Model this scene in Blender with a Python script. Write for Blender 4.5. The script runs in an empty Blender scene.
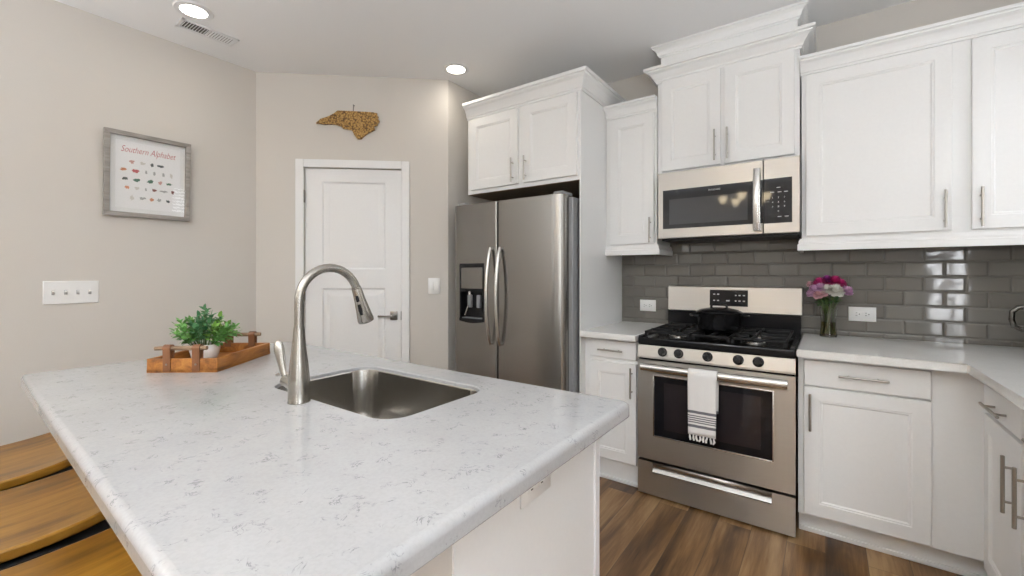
import bpy, bmesh, math, random
from mathutils import Vector, Matrix
random.seed(7)
S = bpy.context.scene
C = S.collection

# ------------------------------------------------------------------ camera, world, exposure
cam_d = bpy.data.cameras.new('camera')
cam = bpy.data.objects.new('camera', cam_d); C.objects.link(cam)
cam.location = (0, 0, 1.27)
cam.rotation_euler = (math.radians(90), 0, math.radians(35.8))
cam_d.sensor_width = 36.0
cam_d.lens = 36.0 * 435 / 1024
cam_d.shift_y = -(288 - 274) / 1024
cam_d.clip_start = 0.02
S.camera = cam
W = bpy.data.worlds.new('World'); S.world = W; W.use_nodes = True
W.node_tree.nodes['Background'].inputs[0].default_value = (0.86, 0.93, 1.0, 1)
W.node_tree.nodes['Background'].inputs[1].default_value = 1.0
S.view_settings.view_transform = 'Standard'
S.view_settings.look = 'None'
S.view_settings.gamma = 1.0
S.view_settings.use_curve_mapping = False
S.view_settings.exposure = 0.58
S.cycles.use_denoising = True
S.cycles.max_bounces = 10
S.cycles.diffuse_bounces = 5
S.cycles.glossy_bounces = 5
S.cycles.transmission_bounces = 8
S.cycles.sample_clamp_indirect = 6.0
S.cycles.caustics_reflective = False
S.cycles.caustics_refractive = False

WIN = 4.0           # daylight in the added far-wall panes
UP = 42.0           # chandelier lamps and added floor lamps that shine up at the ceiling
DRUM = 0.8         # unseen ceiling lamps added behind the view
CAN = 14.0          # recessed lamp lenses
CEIL = 2.74
LWX = -3.36         # left wall
P1 = (-3.36, 1.478); P2 = (-2.32, 2.39)   # angled pantry wall
BACK = 3.16         # range wall
RWX = 1.11          # kitchen right wall
REAR = -2.6
FARX = 4.0

# ------------------------------------------------------------------ materials
MATS = {}
def nt(name):
    m = bpy.data.materials.new(name); m.use_nodes = True
    t = m.node_tree
    return m, t, t.nodes['Principled BSDF']
def lk(t, a, b): t.links.new(a, b)
def setp(b, color=None, rough=None, metal=None, **k):
    if color is not None: b.inputs['Base Color'].default_value = (*color, 1)
    if rough is not None: b.inputs['Roughness'].default_value = rough
    if metal is not None: b.inputs['Metallic'].default_value = metal
    for n, v in k.items(): b.inputs[n.replace('_', ' ')].default_value = v
def node(t, typ, **k):
    n = t.nodes.new(typ)
    for a, v in k.items(): setattr(n, a, v)
    return n
def coords(t, scale=(1, 1, 1), rot=(0, 0, 0), loc=(0, 0, 0), kind='Object'):
    tc = node(t, 'ShaderNodeTexCoord'); mp = node(t, 'ShaderNodeMapping')
    mp.inputs['Scale'].default_value = scale; mp.inputs['Rotation'].default_value = rot; mp.inputs['Location'].default_value = loc
    lk(t, tc.outputs[kind], mp.inputs['Vector'])
    return mp.outputs['Vector']
def noise(t, vec, scale, detail=3, rough=0.5, dist=0.0):
    n = node(t, 'ShaderNodeTexNoise')
    n.inputs['Scale'].default_value = scale; n.inputs['Detail'].default_value = detail
    n.inputs['Roughness'].default_value = rough; n.inputs['Distortion'].default_value = dist
    lk(t, vec, n.inputs['Vector'])
    return n.outputs['Fac']
def ramp(t, fac, stops):
    r = node(t, 'ShaderNodeValToRGB')
    e = r.color_ramp.elements
    while len(e) < len(stops): e.new(0.5)
    for el, (p, c) in zip(e, stops):
        el.position = p; el.color = (*c, 1) if len(c) == 3 else c
    lk(t, fac, r.inputs['Fac'])
    return r.outputs['Color']
def math_(t, op, a, b=None, clamp=False):
    n = node(t, 'ShaderNodeMath', operation=op); n.use_clamp = clamp
    for i, v in enumerate((a, b)):
        if v is None: continue
        if isinstance(v, (int, float)): n.inputs[i].default_value = v
        else: lk(t, v, n.inputs[i])
    return n.outputs[0]
def mixc(t, fac, a, b, mode='MIX'):
    n = node(t, 'ShaderNodeMix', data_type='RGBA', blend_type=mode)
    for s, v in ((0, fac), (6, a), (7, b)):
        if isinstance(v, (int, float)): n.inputs[s].default_value = v
        elif isinstance(v, tuple): n.inputs[s].default_value = (*v, 1)
        else: lk(t, v, n.inputs[s])
    return n.outputs[2]
def bump(t, b, h, strength=0.2, dist=0.01):
    n = node(t, 'ShaderNodeBump')
    n.inputs['Strength'].default_value = strength; n.inputs['Distance'].default_value = dist
    lk(t, h, n.inputs['Height']); lk(t, n.outputs['Normal'], b.inputs['Normal'])

def plain(name, color, rough=0.5, metal=0.0, grain=0.0, gscale=80, **k):
    m, t, b = nt(name); setp(b, color, rough, metal, **k)
    v = coords(t)
    f = noise(t, v, gscale, 2)
    c = ramp(t, f, [(0.3, tuple(x * (1 - 0.008) for x in color)), (0.7, tuple(min(1, x * 1.008) for x in color))])
    lk(t, c, b.inputs['Base Color'])
    if grain: bump(t, b, f, grain, 0.002)
    return m
ROT = 0.25
def steel(name, color, rough=0.3, axis='x', aniso=0.85):
    m, t, b = nt(name); setp(b, color, rough, 1.0)
    sc = {'x': (1.5, 90, 90), 'z': (90, 90, 1.5), 'y': (90, 1.5, 90)}[axis]
    f = noise(t, coords(t, sc), 1.0, 3)
    b.inputs['Anisotropic'].default_value = aniso
    tg = node(t, 'ShaderNodeTangent', direction_type='RADIAL', axis='Z'); lk(t, tg.outputs[0], b.inputs['Tangent'])
    b.inputs['Anisotropic Rotation'].default_value = ROT
    c = ramp(t, f, [(0.2, tuple(x * 0.98 for x in color)), (0.8, tuple(min(1, x * 1.02) for x in color))])
    lk(t, c, b.inputs['Base Color'])
    return m
def emit(name, color, strength):
    m, t, b = nt(name); setp(b, color, 0.4)
    b.inputs['Emission Color'].default_value = (*color, 1); b.inputs['Emission Strength'].default_value = strength
    return m
def wood(name, c1, c2, c3, axis='y', rough=0.4, scale=1.0, swirl=1.0):
    m, t, b = nt(name); setp(b, c2, rough)
    sc = {'x': (1.5, 14, 14), 'y': (14, 1.5, 14), 'z': (14, 14, 1.5)}[axis]
    v = coords(t, tuple(s * scale for s in sc))
    n1 = noise(t, v, 1.2, 5, 0.6, 1.2 * swirl)
    n2 = noise(t, v, 7.0, 3, 0.6, 0.3)
    f = math_(t, 'ADD', math_(t, 'MULTIPLY', n1, 0.75), math_(t, 'MULTIPLY', n2, 0.25))
    lk(t, ramp(t, f, [(0.32, c1), (0.5, c2), (0.68, c3)]), b.inputs['Base Color'])
    bump(t, b, n2, 0.08, 0.002)
    return m

def quartz():
    m, t, b = nt('white_quartz'); setp(b, (0.8, 0.8, 0.8), 0.13, Specular_IOR_Level=0.4)
    v = coords(t)
    wob = noise(t, v, 5.0, 4, 0.6)
    n1 = noise(t, v, 25.0, 4, 0.62, 1.5)
    ridge = math_(t, 'ABSOLUTE', math_(t, 'SUBTRACT', n1, 0.5))
    line = ramp(t, ridge, [(0.0, (1, 1, 1)), (0.026, (0, 0, 0))])
    patch = ramp(t, noise(t, coords(t, loc=(3.1, 1.7, 0)), 23.0, 3, 0.6), [(0.53, (0, 0, 0)), (0.62, (1, 1, 1))])
    vein = math_(t, 'MULTIPLY', line, patch)
    base = ramp(t, wob, [(0.3, (0.435, 0.435, 0.44)), (0.7, (0.48, 0.48, 0.485))])
    fine = ramp(t, noise(t, v, 160, 2), [(0.35, (0.95, 0.95, 0.95)), (0.6, (1, 1, 1))])
    base = mixc(t, 1.0, base, fine, 'MULTIPLY')
    lk(t, mixc(t, math_(t, 'MULTIPLY', vein, 0.85), base, (0.20, 0.205, 0.21)), b.inputs['Base Color'])
    return m
def quartz_lit_copy():  # extra light on the perimeter slabs is put into this paler quartz colour
    m, t, b = nt('quartz_lit_copy'); setp(b, (0.8, 0.8, 0.78), 0.12)
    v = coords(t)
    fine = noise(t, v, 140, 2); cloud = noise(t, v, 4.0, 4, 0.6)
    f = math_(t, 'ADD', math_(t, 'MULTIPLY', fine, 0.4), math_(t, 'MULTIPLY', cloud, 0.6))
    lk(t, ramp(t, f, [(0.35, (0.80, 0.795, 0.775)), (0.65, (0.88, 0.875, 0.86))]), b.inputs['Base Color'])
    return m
def floor_mat():
    m, t, b = nt('wood_plank_floor'); setp(b, (0.3, 0.2, 0.12), 0.36)
    v = coords(t, rot=(0, 0, math.radians(90)))
    def brick(ms, c1, c2, mc, smooth=0.1):
        n = node(t, 'ShaderNodeTexBrick'); n.offset = 0.37; n.offset_frequency = 2
        for k, x in (('Scale', 1), ('Mortar Size', ms), ('Mortar Smooth', smooth), ('Bias', 0), ('Brick Width', 1.22), ('Row Height', 0.15)): n.inputs[k].default_value = x
        for k, x in (('Color1', c1), ('Color2', c2), ('Mortar', mc)): n.inputs[k].default_value = (*x, 1)
        lk(t, v, n.inputs['Vector'])
        return n
    bid = brick(0.0, (0, 0, 0), (1, 1, 1), (0.5, 0.5, 0.5))
    gap = brick(0.0014, (0, 0, 0), (0, 0, 0), (1, 1, 1))
    rnd = node(t, 'ShaderNodeRGBToBW'); lk(t, bid.outputs['Color'], rnd.inputs[0])
    cb = node(t, 'ShaderNodeCombineXYZ'); lk(t, math_(t, 'MULTIPLY', rnd.outputs[0], 37.0), cb.inputs[0]); lk(t, math_(t, 'MULTIPLY', rnd.outputs[0], 11.0), cb.inputs[2])
    mp = coords(t, (7.5, 0.75, 7))
    va = node(t, 'ShaderNodeVectorMath', operation='ADD'); lk(t, mp, va.inputs[0]); lk(t, cb.outputs[0], va.inputs[1])
    n1 = noise(t, va.outputs[0], 1.3, 4, 0.55, 0.7)
    mp2 = coords(t, (60, 3, 60))
    va2 = node(t, 'ShaderNodeVectorMath', operation='ADD'); lk(t, mp2, va2.inputs[0]); lk(t, cb.outputs[0], va2.inputs[1])
    n2 = noise(t, va2.outputs[0], 1.5, 4, 0.6, 0.4)
    f = math_(t, 'ADD', math_(t, 'MULTIPLY', n1, 0.62), math_(t, 'MULTIPLY', n2, 0.18))
    f = math_(t, 'ADD', f, math_(t, 'MULTIPLY', rnd.outputs[0], 0.2))
    col = ramp(t, f, [(0.34, (0.045, 0.020, 0.007)), (0.44, (0.13, 0.06, 0.019)), (0.54, (0.26, 0.138, 0.052)), (0.66, (0.44, 0.28, 0.135))])
    col = mixc(t, math_(t, 'MULTIPLY', gap.outputs['Fac'], 0.65), col, (0.05, 0.03, 0.02))
    lk(t, col, b.inputs['Base Color'])
    bump(t, b, math_(t, 'SUBTRACT', math_(t, 'MULTIPLY', n2, 0.3), gap.outputs['Fac']), 0.25, 0.002)
    return m
def tile_mat():
    m, t, b = nt('taupe_subway_tile'); setp(b, (0.2, 0.19, 0.17), 0.07)
    tc = node(t, 'ShaderNodeTexCoord'); sp = node(t, 'ShaderNodeSeparateXYZ'); cb = node(t, 'ShaderNodeCombineXYZ')
    lk(t, tc.outputs['Object'], sp.inputs[0])
    lk(t, math_(t, 'ADD', math_(t, 'ADD', sp.outputs[0], sp.outputs[1]), 0.06), cb.inputs[0]); lk(t, sp.outputs[2], cb.inputs[1])
    v = cb.outputs[0]
    def brick(ms, smooth, c1=(0, 0, 0), c2=(1, 1, 1), mc=(0, 0, 0)):
        n = node(t, 'ShaderNodeTexBrick'); n.offset = 0.5
        for k, x in (('Scale', 1), ('Mortar Size', ms), ('Mortar Smooth', smooth), ('Bias', 0), ('Brick Width', 0.158), ('Row Height', 0.0785)): n.inputs[k].default_value = x
        for k, x in (('Color1', c1), ('Color2', c2), ('Mortar', mc)): n.inputs[k].default_value = (*x, 1)
        lk(t, v, n.inputs['Vector'])
        return n
    ids = brick(0.0, 0.0)
    gr = brick(0.0016, 0.1)
    pil = brick(0.010, 1.0)
    rnd = node(t, 'ShaderNodeRGBToBW'); lk(t, ids.outputs['Color'], rnd.inputs[0])
    col = ramp(t, rnd.outputs[0], [(0.0, (0.150, 0.140, 0.122)), (1.0, (0.185, 0.174, 0.155))])
    col = mixc(t, gr.outputs['Fac'], col, (0.145, 0.136, 0.12))
    lk(t, col, b.inputs['Base Color'])
    lk(t, math_(t, 'ADD', math_(t, 'MULTIPLY', gr.outputs['Fac'], 0.5), 0.06), b.inputs['Roughness'])
    wav = noise(t, v, 9.0, 1)
    # each tile sits with a slight tilt of its own
    tilt = math_(t, 'MULTIPLY', math_(t, 'SUBTRACT', rnd.outputs[0], 0.5), math_(t, 'MULTIPLY', sp.outputs[0], 0.2))
    h = math_(t, 'ADD', math_(t, 'MULTIPLY', pil.outputs['Fac'], -0.55), math_(t, 'MULTIPLY', wav, 0.16))
    bump(t, b, math_(t, 'ADD', h, tilt), 0.65, 0.01)
    return m
def towel_mat():
    m, t, b = nt('striped_towel_cloth'); setp(b, (0.8, 0.8, 0.8), 0.9)
    tc = node(t, 'ShaderNodeTexCoord'); sp = node(t, 'ShaderNodeSeparateXYZ'); lk(t, tc.outputs['Object'], sp.inputs[0])
    z = sp.outputs[2]
    mask = None
    for (c, w) in ((0.119, 0.007), (0.099, 0.0028), (0.088, 0.0028), (0.077, 0.0028), (0.066, 0.0028), (0.046, 0.007)):
        d = math_(t, 'LESS_THAN', math_(t, 'ABSOLUTE', math_(t, 'SUBTRACT', z, c)), w)
        mask = d if mask is None else math_(t, 'MAXIMUM', mask, d)
    v = coords(t)
    weave = noise(t, v, 600, 2)
    lk(t, mixc(t, mask, (0.80, 0.79, 0.78), (0.16, 0.16, 0.18)), b.inputs['Base Color'])
    bump(t, b, weave, 0.3, 0.001)
    return m
def cork_mat():
    m, t, b = nt('wood_slice_mosaic'); setp(b, (0.4, 0.25, 0.1), 0.7)
    v = coords(t)
    vo = node(t, 'ShaderNodeTexVoronoi'); vo.inputs['Scale'].default_value = 75; lk(t, v, vo.inputs['Vector'])
    n = noise(t, v, 20, 3)
    f = math_(t, 'ADD', math_(t, 'MULTIPLY', vo.outputs['Distance'], 0.9), math_(t, 'MULTIPLY', n, 0.3))
    lk(t, ramp(t, f, [(0.25, (0.58, 0.37, 0.13)), (0.60, (0.38, 0.21, 0.055)), (0.85, (0.10, 0.05, 0.016))]), b.inputs['Base Color'])
    bump(t, b, f, 0.5, 0.01)
    return m
def glass(name, color, rough=0.0, ior=1.45):
    m, t, b = nt(name); setp(b, color, rough); b.inputs['Transmission Weight'].default_value = 1.0; b.inputs['IOR'].default_value = ior
    return m
def leafm(name, c1, c2):
    m, t, b = nt(name); setp(b, c1, 0.5)
    gi = node(t, 'ShaderNodeNewGeometry')
    lk(t, ramp(t, gi.outputs['Random Per Island'], [(0.0, c1), (1.0, c2)]), b.inputs['Base Color'])
    return m

M = dict(
    wall=plain('greige_wall_paint', (0.645, 0.61, 0.565), 0.85, gscale=220, grain=0.05),
    ceil=plain('ceiling_paint', (0.90, 0.90, 0.90), 0.9, gscale=200, grain=0.05),
    trim=plain('white_trim_paint', (0.82, 0.82, 0.82), 0.4),
    cab=plain('white_cabinet_paint', (0.86, 0.86, 0.855), 0.38),
    plate=plain('white_plastic', (0.85, 0.85, 0.84), 0.3),
    slot=plain('dark_slot', (0.03, 0.03, 0.03), 0.5),
    grey=plain('grey_plastic', (0.45, 0.45, 0.45), 0.4),
    quartz=quartz(), pquartz=quartz_lit_copy(), floor=floor_mat(), tile=tile_mat(),
    steel=steel('stainless_steel', (0.50, 0.475, 0.44), 0.33, 'x'),
    fsteel=steel('fridge_stainless', (0.31, 0.30, 0.285), 0.24, 'x'),
    lsteel=steel('bright_stainless', (0.66, 0.645, 0.62), 0.26, 'x', 0.0),
    nickel=steel('brushed_nickel', (0.40, 0.38, 0.345), 0.25, 'z', 0.0),
    sinks=steel('sink_steel', (0.42, 0.40, 0.37), 0.26, 'x', 0.0),
    pull=steel('satin_nickel_pull', (0.43, 0.405, 0.37), 0.34, 'z', 0.0),
    chrome=plain('polished_chrome', (0.75, 0.75, 0.75), 0.08, 1.0),
    kettle=plain('dark_kettle_metal', (0.11, 0.105, 0.095), 0.25, 1.0),
    bronze=plain('dark_nickel', (0.25, 0.235, 0.22), 0.3, 1.0),
    fside=plain('fridge_grey_side', (0.30, 0.305, 0.315), 0.4, grain=0.1, gscale=400),
    black=plain('black_gloss', (0.010, 0.010, 0.011), 0.15, Specular_IOR_Level=0.25),
    bglass=plain('black_glass', (0.008, 0.008, 0.010), 0.04, Specular_IOR_Level=0.3),
    bwin=plain('oven_window_glass', (0.020, 0.016, 0.018), 0.03),
    mwin=plain('microwave_screen', (0.045, 0.045, 0.048), 0.05, Specular_IOR_Level=0.35),
    iron=plain('cast_iron', (0.010, 0.010, 0.011), 0.6, Specular_IOR_Level=0.25, grain=0.2, gscale=300),
    enamel=plain('black_enamel', (0.008, 0.008, 0.009), 0.22, Specular_IOR_Level=0.3),
    niche=plain('brown_underside', (0.20, 0.14, 0.085), 0.6),
    seat=wood('honey_oak_seat', (0.10, 0.040, 0.004), (0.25, 0.115, 0.012), (0.38, 0.195, 0.03), 'y', 0.3, 0.5, 2.2),
    tray=wood('acacia_tray_wood', (0.15, 0.048, 0.009), (0.36, 0.135, 0.026), (0.50, 0.22, 0.05), 'y', 0.42, 1.6),
    dowel=wood('pale_branch_wood', (0.13, 0.075, 0.04), (0.22, 0.14, 0.08), (0.32, 0.22, 0.14), 'x', 0.6, 2),
    strap=plain('brown_leather', (0.19, 0.075, 0.028), 0.5, grain=0.3, gscale=200),
    blackmetal=plain('black_metal', (0.012, 0.013, 0.016), 0.45),
    ceramic=plain('white_ceramic', (0.84, 0.84, 0.83), 0.22),
    soil=plain('soil', (0.05, 0.035, 0.02), 0.9),
    leafA=leafm('leaf_deep_green', (0.04, 0.17, 0.07), (0.16, 0.36, 0.15)),
    leafB=leafm('leaf_bright_green', (0.12, 0.32, 0.04), (0.32, 0.54, 0.12)),
    leafC=leafm('leaf_mid_green', (0.08, 0.25, 0.05), (0.22, 0.45, 0.12)),
    leafD=leafm('leaf_bouquet', (0.02, 0.07, 0.02), (0.07, 0.16, 0.04)),
    stem=plain('green_stem', (0.10, 0.16, 0.04), 0.5),
    magenta=leafm('petal_magenta', (0.45, 0.012, 0.13), (0.72, 0.05, 0.27)),
    lilac=leafm('petal_lilac', (0.62, 0.32, 0.56), (0.84, 0.56, 0.76)),
    blush=leafm('petal_blush', (0.68, 0.34, 0.40), (0.84, 0.56, 0.58)),
    purple=leafm('petal_purple', (0.25, 0.02, 0.25), (0.42, 0.06, 0.38)),
    white=leafm('petal_white', (0.78, 0.76, 0.68), (0.90, 0.89, 0.84)),
    vglass=glass('vase_glass', (0.93, 0.96, 0.90)),
    water=glass('vase_water', (0.72, 0.58, 0.22), 0.0, 1.33),
    towel=towel_mat(), cloth=plain('white_cotton', (0.80, 0.79, 0.78), 0.9),
    cork=cork_mat(),
    frame=wood('weathered_grey_frame', (0.22, 0.20, 0.18), (0.32, 0.295, 0.27), (0.40, 0.37, 0.345), 'y', 0.6, 2),
    paper=plain('print_paper', (0.86, 0.86, 0.86), 0.6),
    red=plain('print_red_ink', (0.50, 0.10, 0.11), 0.7),
    ink=plain('pale_marking', (0.55, 0.55, 0.56), 0.5),
    daylight=emit('added_far_daylight', (0.86, 0.93, 1.0), WIN),
    daylight2=emit('daylight_pane_soft', (0.95, 0.97, 1.0), 9.0),
    daylight3=emit('daylight_pane_shaded', (0.95, 0.97, 1.0), 4.5),
    lens=emit('lamp_lens', (1.0, 0.93, 0.82), CAN),
    bulb=emit('frosted_lit_shade', (1.0, 0.82, 0.55), 14.0),
    drum=emit('added_drum_glow', (0.97, 0.98, 1.0), DRUM),
    blind=plain('white_blind', (0.85, 0.85, 0.84), 0.5),
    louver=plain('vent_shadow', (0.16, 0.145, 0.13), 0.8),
    sofa=plain('grey_fabric', (0.32, 0.31, 0.30), 0.95),
)
# clear picture glass: a thin pane that only adds its reflection
def pane():
    m, t, b = nt('picture_glass')
    tr = node(t, 'ShaderNodeBsdfTransparent'); gl = node(t, 'ShaderNodeBsdfGlossy'); mx = node(t, 'ShaderNodeMixShader'); fr = node(t, 'ShaderNodeFresnel')
    gl.inputs['Roughness'].default_value = 0.0
    ge = node(t, 'ShaderNodeNewGeometry'); lk(t, math_(t, 'MULTIPLY', fr.outputs[0], math_(t, 'SUBTRACT', 1.0, ge.outputs['Backfacing'])), mx.inputs[0]); lk(t, tr.outputs[0], mx.inputs[1]); lk(t, gl.outputs[0], mx.inputs[2])
    lk(t, mx.outputs[0], t.nodes['Material Output'].inputs['Surface'])
    return m
M['pane'] = pane()

# ------------------------------------------------------------------ mesh builder
def frame_m(o, xd, n):
    """local (along, outward, up) -> world"""
    xd = Vector(xd).normalized(); n = Vector(n).normalized()
    return Matrix(((xd.x, n.x, 0, o[0]), (xd.y, n.y, 0, o[1]), (xd.z, n.z, 1, o[2]), (0, 0, 0, 1)))
I4 = Matrix.Identity(4)

def rr(x0, x1, y0, y1, r, n=6):
    pts = []
    for cx, cy, a0 in ((x1 - r, y1 - r, 0), (x0 + r, y1 - r, 90), (x0 + r, y0 + r, 180), (x1 - r, y0 + r, 270)):
        for i in range(n + 1):
            a = math.radians(a0 + 90 * i / n)
            pts.append((cx + r * math.cos(a), cy + r * math.sin(a)))
    return pts

class MB:
    def __init__(s, m=None): s.bm = bmesh.new(); s.M = m or I4
    def _v(s, p): return s.bm.verts.new(s.M @ Vector(p))
    def box(s, x0, x1, y0, y1, z0, z1, bev=0.0, seg=2):
        r = bmesh.ops.create_cube(s.bm, size=1)
        vs = r['verts']
        for v in vs:
            v.co = Vector(((x0 + x1) / 2 + v.co.x * (x1 - x0), (y0 + y1) / 2 + v.co.y * (y1 - y0), (z0 + z1) / 2 + v.co.z * (z1 - z0)))
        if bev:
            es = list({e for v in vs for e in v.link_edges})
            rb = bmesh.ops.bevel(s.bm, geom=es, offset=bev, segments=seg, profile=0.5, affect='EDGES')
            vs = list({v for f in rb['faces'] for v in f.verts} | {v for v in vs if v.is_valid})
        for v in vs: v.co = s.M @ v.co
        return s
    def prism(s, poly, z0, z1, axis='z', bev=0.0):
        """closed polygon extruded along an axis"""
        def P(a, b, c): return {'z': (a, b, c), 'y': (a, c, b), 'x': (c, a, b)}[axis]
        n = len(poly)
        lo = [s.bm.verts.new(P(a, b, z0)) for a, b in poly]; hi = [s.bm.verts.new(P(a, b, z1)) for a, b in poly]
        fs = [s.bm.faces.new(lo), s.bm.faces.new(hi)]
        for i in range(n): s.bm.faces.new((lo[i], lo[(i + 1) % n], hi[(i + 1) % n], hi[i]))
        vs = lo + hi
        if bev:
            es = list({e for f in fs for e in f.edges})
            rb = bmesh.ops.bevel(s.bm, geom=es, offset=bev, segments=2, profile=0.5, affect='EDGES')
            vs = list({v for f in rb['faces'] for v in f.verts} | {v for v in vs if v.is_valid})
        for v in vs: v.co = s.M @ v.co
        return s
    def loft(s, loops, cap0=True, cap1=True, closed=True):
        rings = [[s._v(p) for p in lp] for lp in loops]
        n = len(rings[0])
        for a, b in zip(rings, rings[1:]):
            for i in range(n if closed else n - 1):
                j = (i + 1) % n
                s.bm.faces.new((a[i], a[j], b[j], b[i]))
        if cap0: s.bm.faces.new(rings[0])
        if cap1: s.bm.faces.new(rings[-1])
        return rings
    def tube(s, pts, r, n=12, flat=1.0, cap=True, up=None):
        pts = [Vector(p) for p in pts]
        rs = r if isinstance(r, (list, tuple)) else [r] * len(pts)
        loops = []; ref = up and Vector(up)
        prev = None
        for i, p in enumerate(pts):
            d = (pts[min(i + 1, len(pts) - 1)] - pts[max(i - 1, 0)]).normalized()
            if prev is None:
                a = ref or (Vector((0, 0, 1)) if abs(d.z) < 0.9 else Vector((1, 0, 0)))
                u = (a - d * a.dot(d)).normalized()
            else: u = (prev - d * prev.dot(d)).normalized()
            prev = u; w = d.cross(u)
            loops.append([p + u * rs[i] * math.cos(2 * math.pi * k / n) + w * rs[i] * flat * math.sin(2 * math.pi * k / n) for k in range(n)])
        s.loft(loops, cap, cap)
        return s
    def cyl(s, a, b, r, n=20, r2=None, ch=0.0):
        a = Vector(a); b = Vector(b); r2 = r if r2 is None else r2
        if ch:
            d = (b - a).normalized() * ch
            return s.tube([a, a + d, b - d, b], [r - ch, r, r2, r2 - ch], n)
        return s.tube([a, b], [r, r2], n)
    def lathe(s, prof, c=(0, 0), n=32, closed=False):
        """profile of (radius, z) turned round a vertical axis"""
        rings = []
        for r, z in prof:
            if r < 1e-6: rings.append([s._v((c[0], c[1], z))])
            else: rings.append([s._v((c[0] + r * math.cos(2 * math.pi * k / n), c[1] + r * math.sin(2 * math.pi * k / n), z)) for k in range(n)])
        for a, b in zip(rings, rings[1:]):
            for i in range(n):
                j = (i + 1) % n
                if len(a) == 1 and len(b) == 1: continue
                if len(a) == 1: s.bm.faces.new((a[0], b[i], b[j]))
                elif len(b) == 1: s.bm.faces.new((a[i], a[j], b[0]))
                else: s.bm.faces.new((a[i], a[j], b[j], b[i]))
        for rg in (rings[0], rings[-1]):
            if len(rg) > 1: s.bm.faces.new(rg)
        return s
    def sweep(s, path, prof, closed=False):
        """profile (out, z) along a floor-plan path; 'out' is to the right of travel"""
        n = len(path); loops = []
        for i in range(n):
            p = Vector(path[i])
            d0 = (Vector(path[i]) - Vector(path[i - 1])).normalized() if i else None
            d1 = (Vector(path[i + 1]) - Vector(path[i])).normalized() if i < n - 1 else None
            d0 = d0 or d1; d1 = d1 or d0
            n0 = Vector((d0.y, -d0.x)); n1 = Vector((d1.y, -d1.x))
            m = (n0 + n1); m = m / (1 + n0.dot(n1))
            loops.append([(p.x + m.x * o, p.y + m.y * o, z) for o, z in prof])
        s.loft(loops)
        return s
    def door(s, x0, x1, z0, z1, th=0.02, fr=0.06, rec=0.007, slope=0.006, bev=0.002):
        """recessed-panel door in frame coordinates (along, outward, up): back at 0, front at th"""
        e = bev
        L = lambda a, d: [(x0 + a, d, z0 + a), (x1 - a, d, z0 + a), (x1 - a, d, z1 - a), (x0 + a, d, z1 - a)]
        s.loft([L(0, 0), L(0, th - e), L(e, th), L(fr, th), L(fr + 0.002, th - 0.0025), L(fr + 0.008, th - 0.0025), L(fr + 0.008 + slope, th - rec)])
        return s
    def slab(s, x0, x1, z0, z1, th=0.02, bev=0.003):
        L = lambda a, d: [(x0 + a, d, z0 + a), (x1 - a, d, z0 + a), (x1 - a, d, z1 - a), (x0 + a, d, z1 - a)]
        s.loft([L(0, 0), L(0, th - bev), L(bev, th)])
        return s
    def pull(s, p0, p1, off=0.03, r=0.0055, base=0.0):
        """bar pull between two points on the door face, in frame coordinates"""
        p0 = Vector(p0); p1 = Vector(p1); o = Vector((0, off, 0))
        s.cyl(p0 + o, p1 + o, r, 14, ch=0.001)
        d = (p1 - p0)
        for k in (0.2, 0.8):
            q = p0 + d * k
            s.cyl(q, q + o, r * 0.75, 10)
        return s
    def text(s, body, size, o, xd, up, n, align='CENTER', shear=0.0, ext=0.0004, sx=1.0, thin=0.0):
        cu = bpy.data.curves.new('tmp', 'FONT'); cu.body = body; cu.size = size; cu.align_x = align; cu.align_y = 'CENTER'; cu.shear = shear; cu.extrude = ext; cu.resolution_u = 3; cu.offset = thin
        ob = bpy.data.objects.new('tmp', cu); C.objects.link(ob)
        dg = bpy.context.evaluated_depsgraph_get(); me = bpy.data.meshes.new_from_object(ob.evaluated_get(dg))
        xd = Vector(xd).normalized() * sx; up = Vector(up).normalized(); n = Vector(n).normalized()
        mm = Matrix(((xd.x, up.x, n.x, o[0]), (xd.y, up.y, n.y, o[1]), (xd.z, up.z, n.z, o[2]), (0, 0, 0, 1)))
        me.transform(s.M @ mm); s.bm.from_mesh(me)
        bpy.data.objects.remove(ob); bpy.data.curves.remove(cu); bpy.data.meshes.remove(me)
        return s
    def build(s, name, mat, parent=None, loc=None, smooth=True, angle=35, recalc=True):
        """link as ONE mesh object; parent's place (or loc) becomes the local origin"""
        bm = s.bm
        if recalc: bmesh.ops.recalc_face_normals(bm, faces=bm.faces)
        me = bpy.data.meshes.new(name)
        if parent is not None:
            w = Vector((0, 0, 0)); q = parent
            while q: w += q.location; q = q.parent
            if not parent.get('_local'): bmesh.ops.translate(bm, verts=bm.verts, vec=-w)
        elif loc is not None:
            bmesh.ops.translate(bm, verts=bm.verts, vec=-Vector(loc))
        bm.to_mesh(me); bm.free()
        me.materials.append(mat)
        if smooth:
            me.polygons.foreach_set('use_smooth', [True] * len(me.polygons))
            me.set_sharp_from_angle(angle=math.radians(angle))
        for pl in me.polygons:
            if pl.area > 0.015 or abs(pl.normal.z) > 0.9999: pl.use_smooth = False
        o = bpy.data.objects.new(name, me); C.objects.link(o)
        if parent is not None:
            o.parent = parent
            if parent.get('_local'): o['_local'] = 1
        elif loc is not None: o.location = loc
        return o

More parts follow.
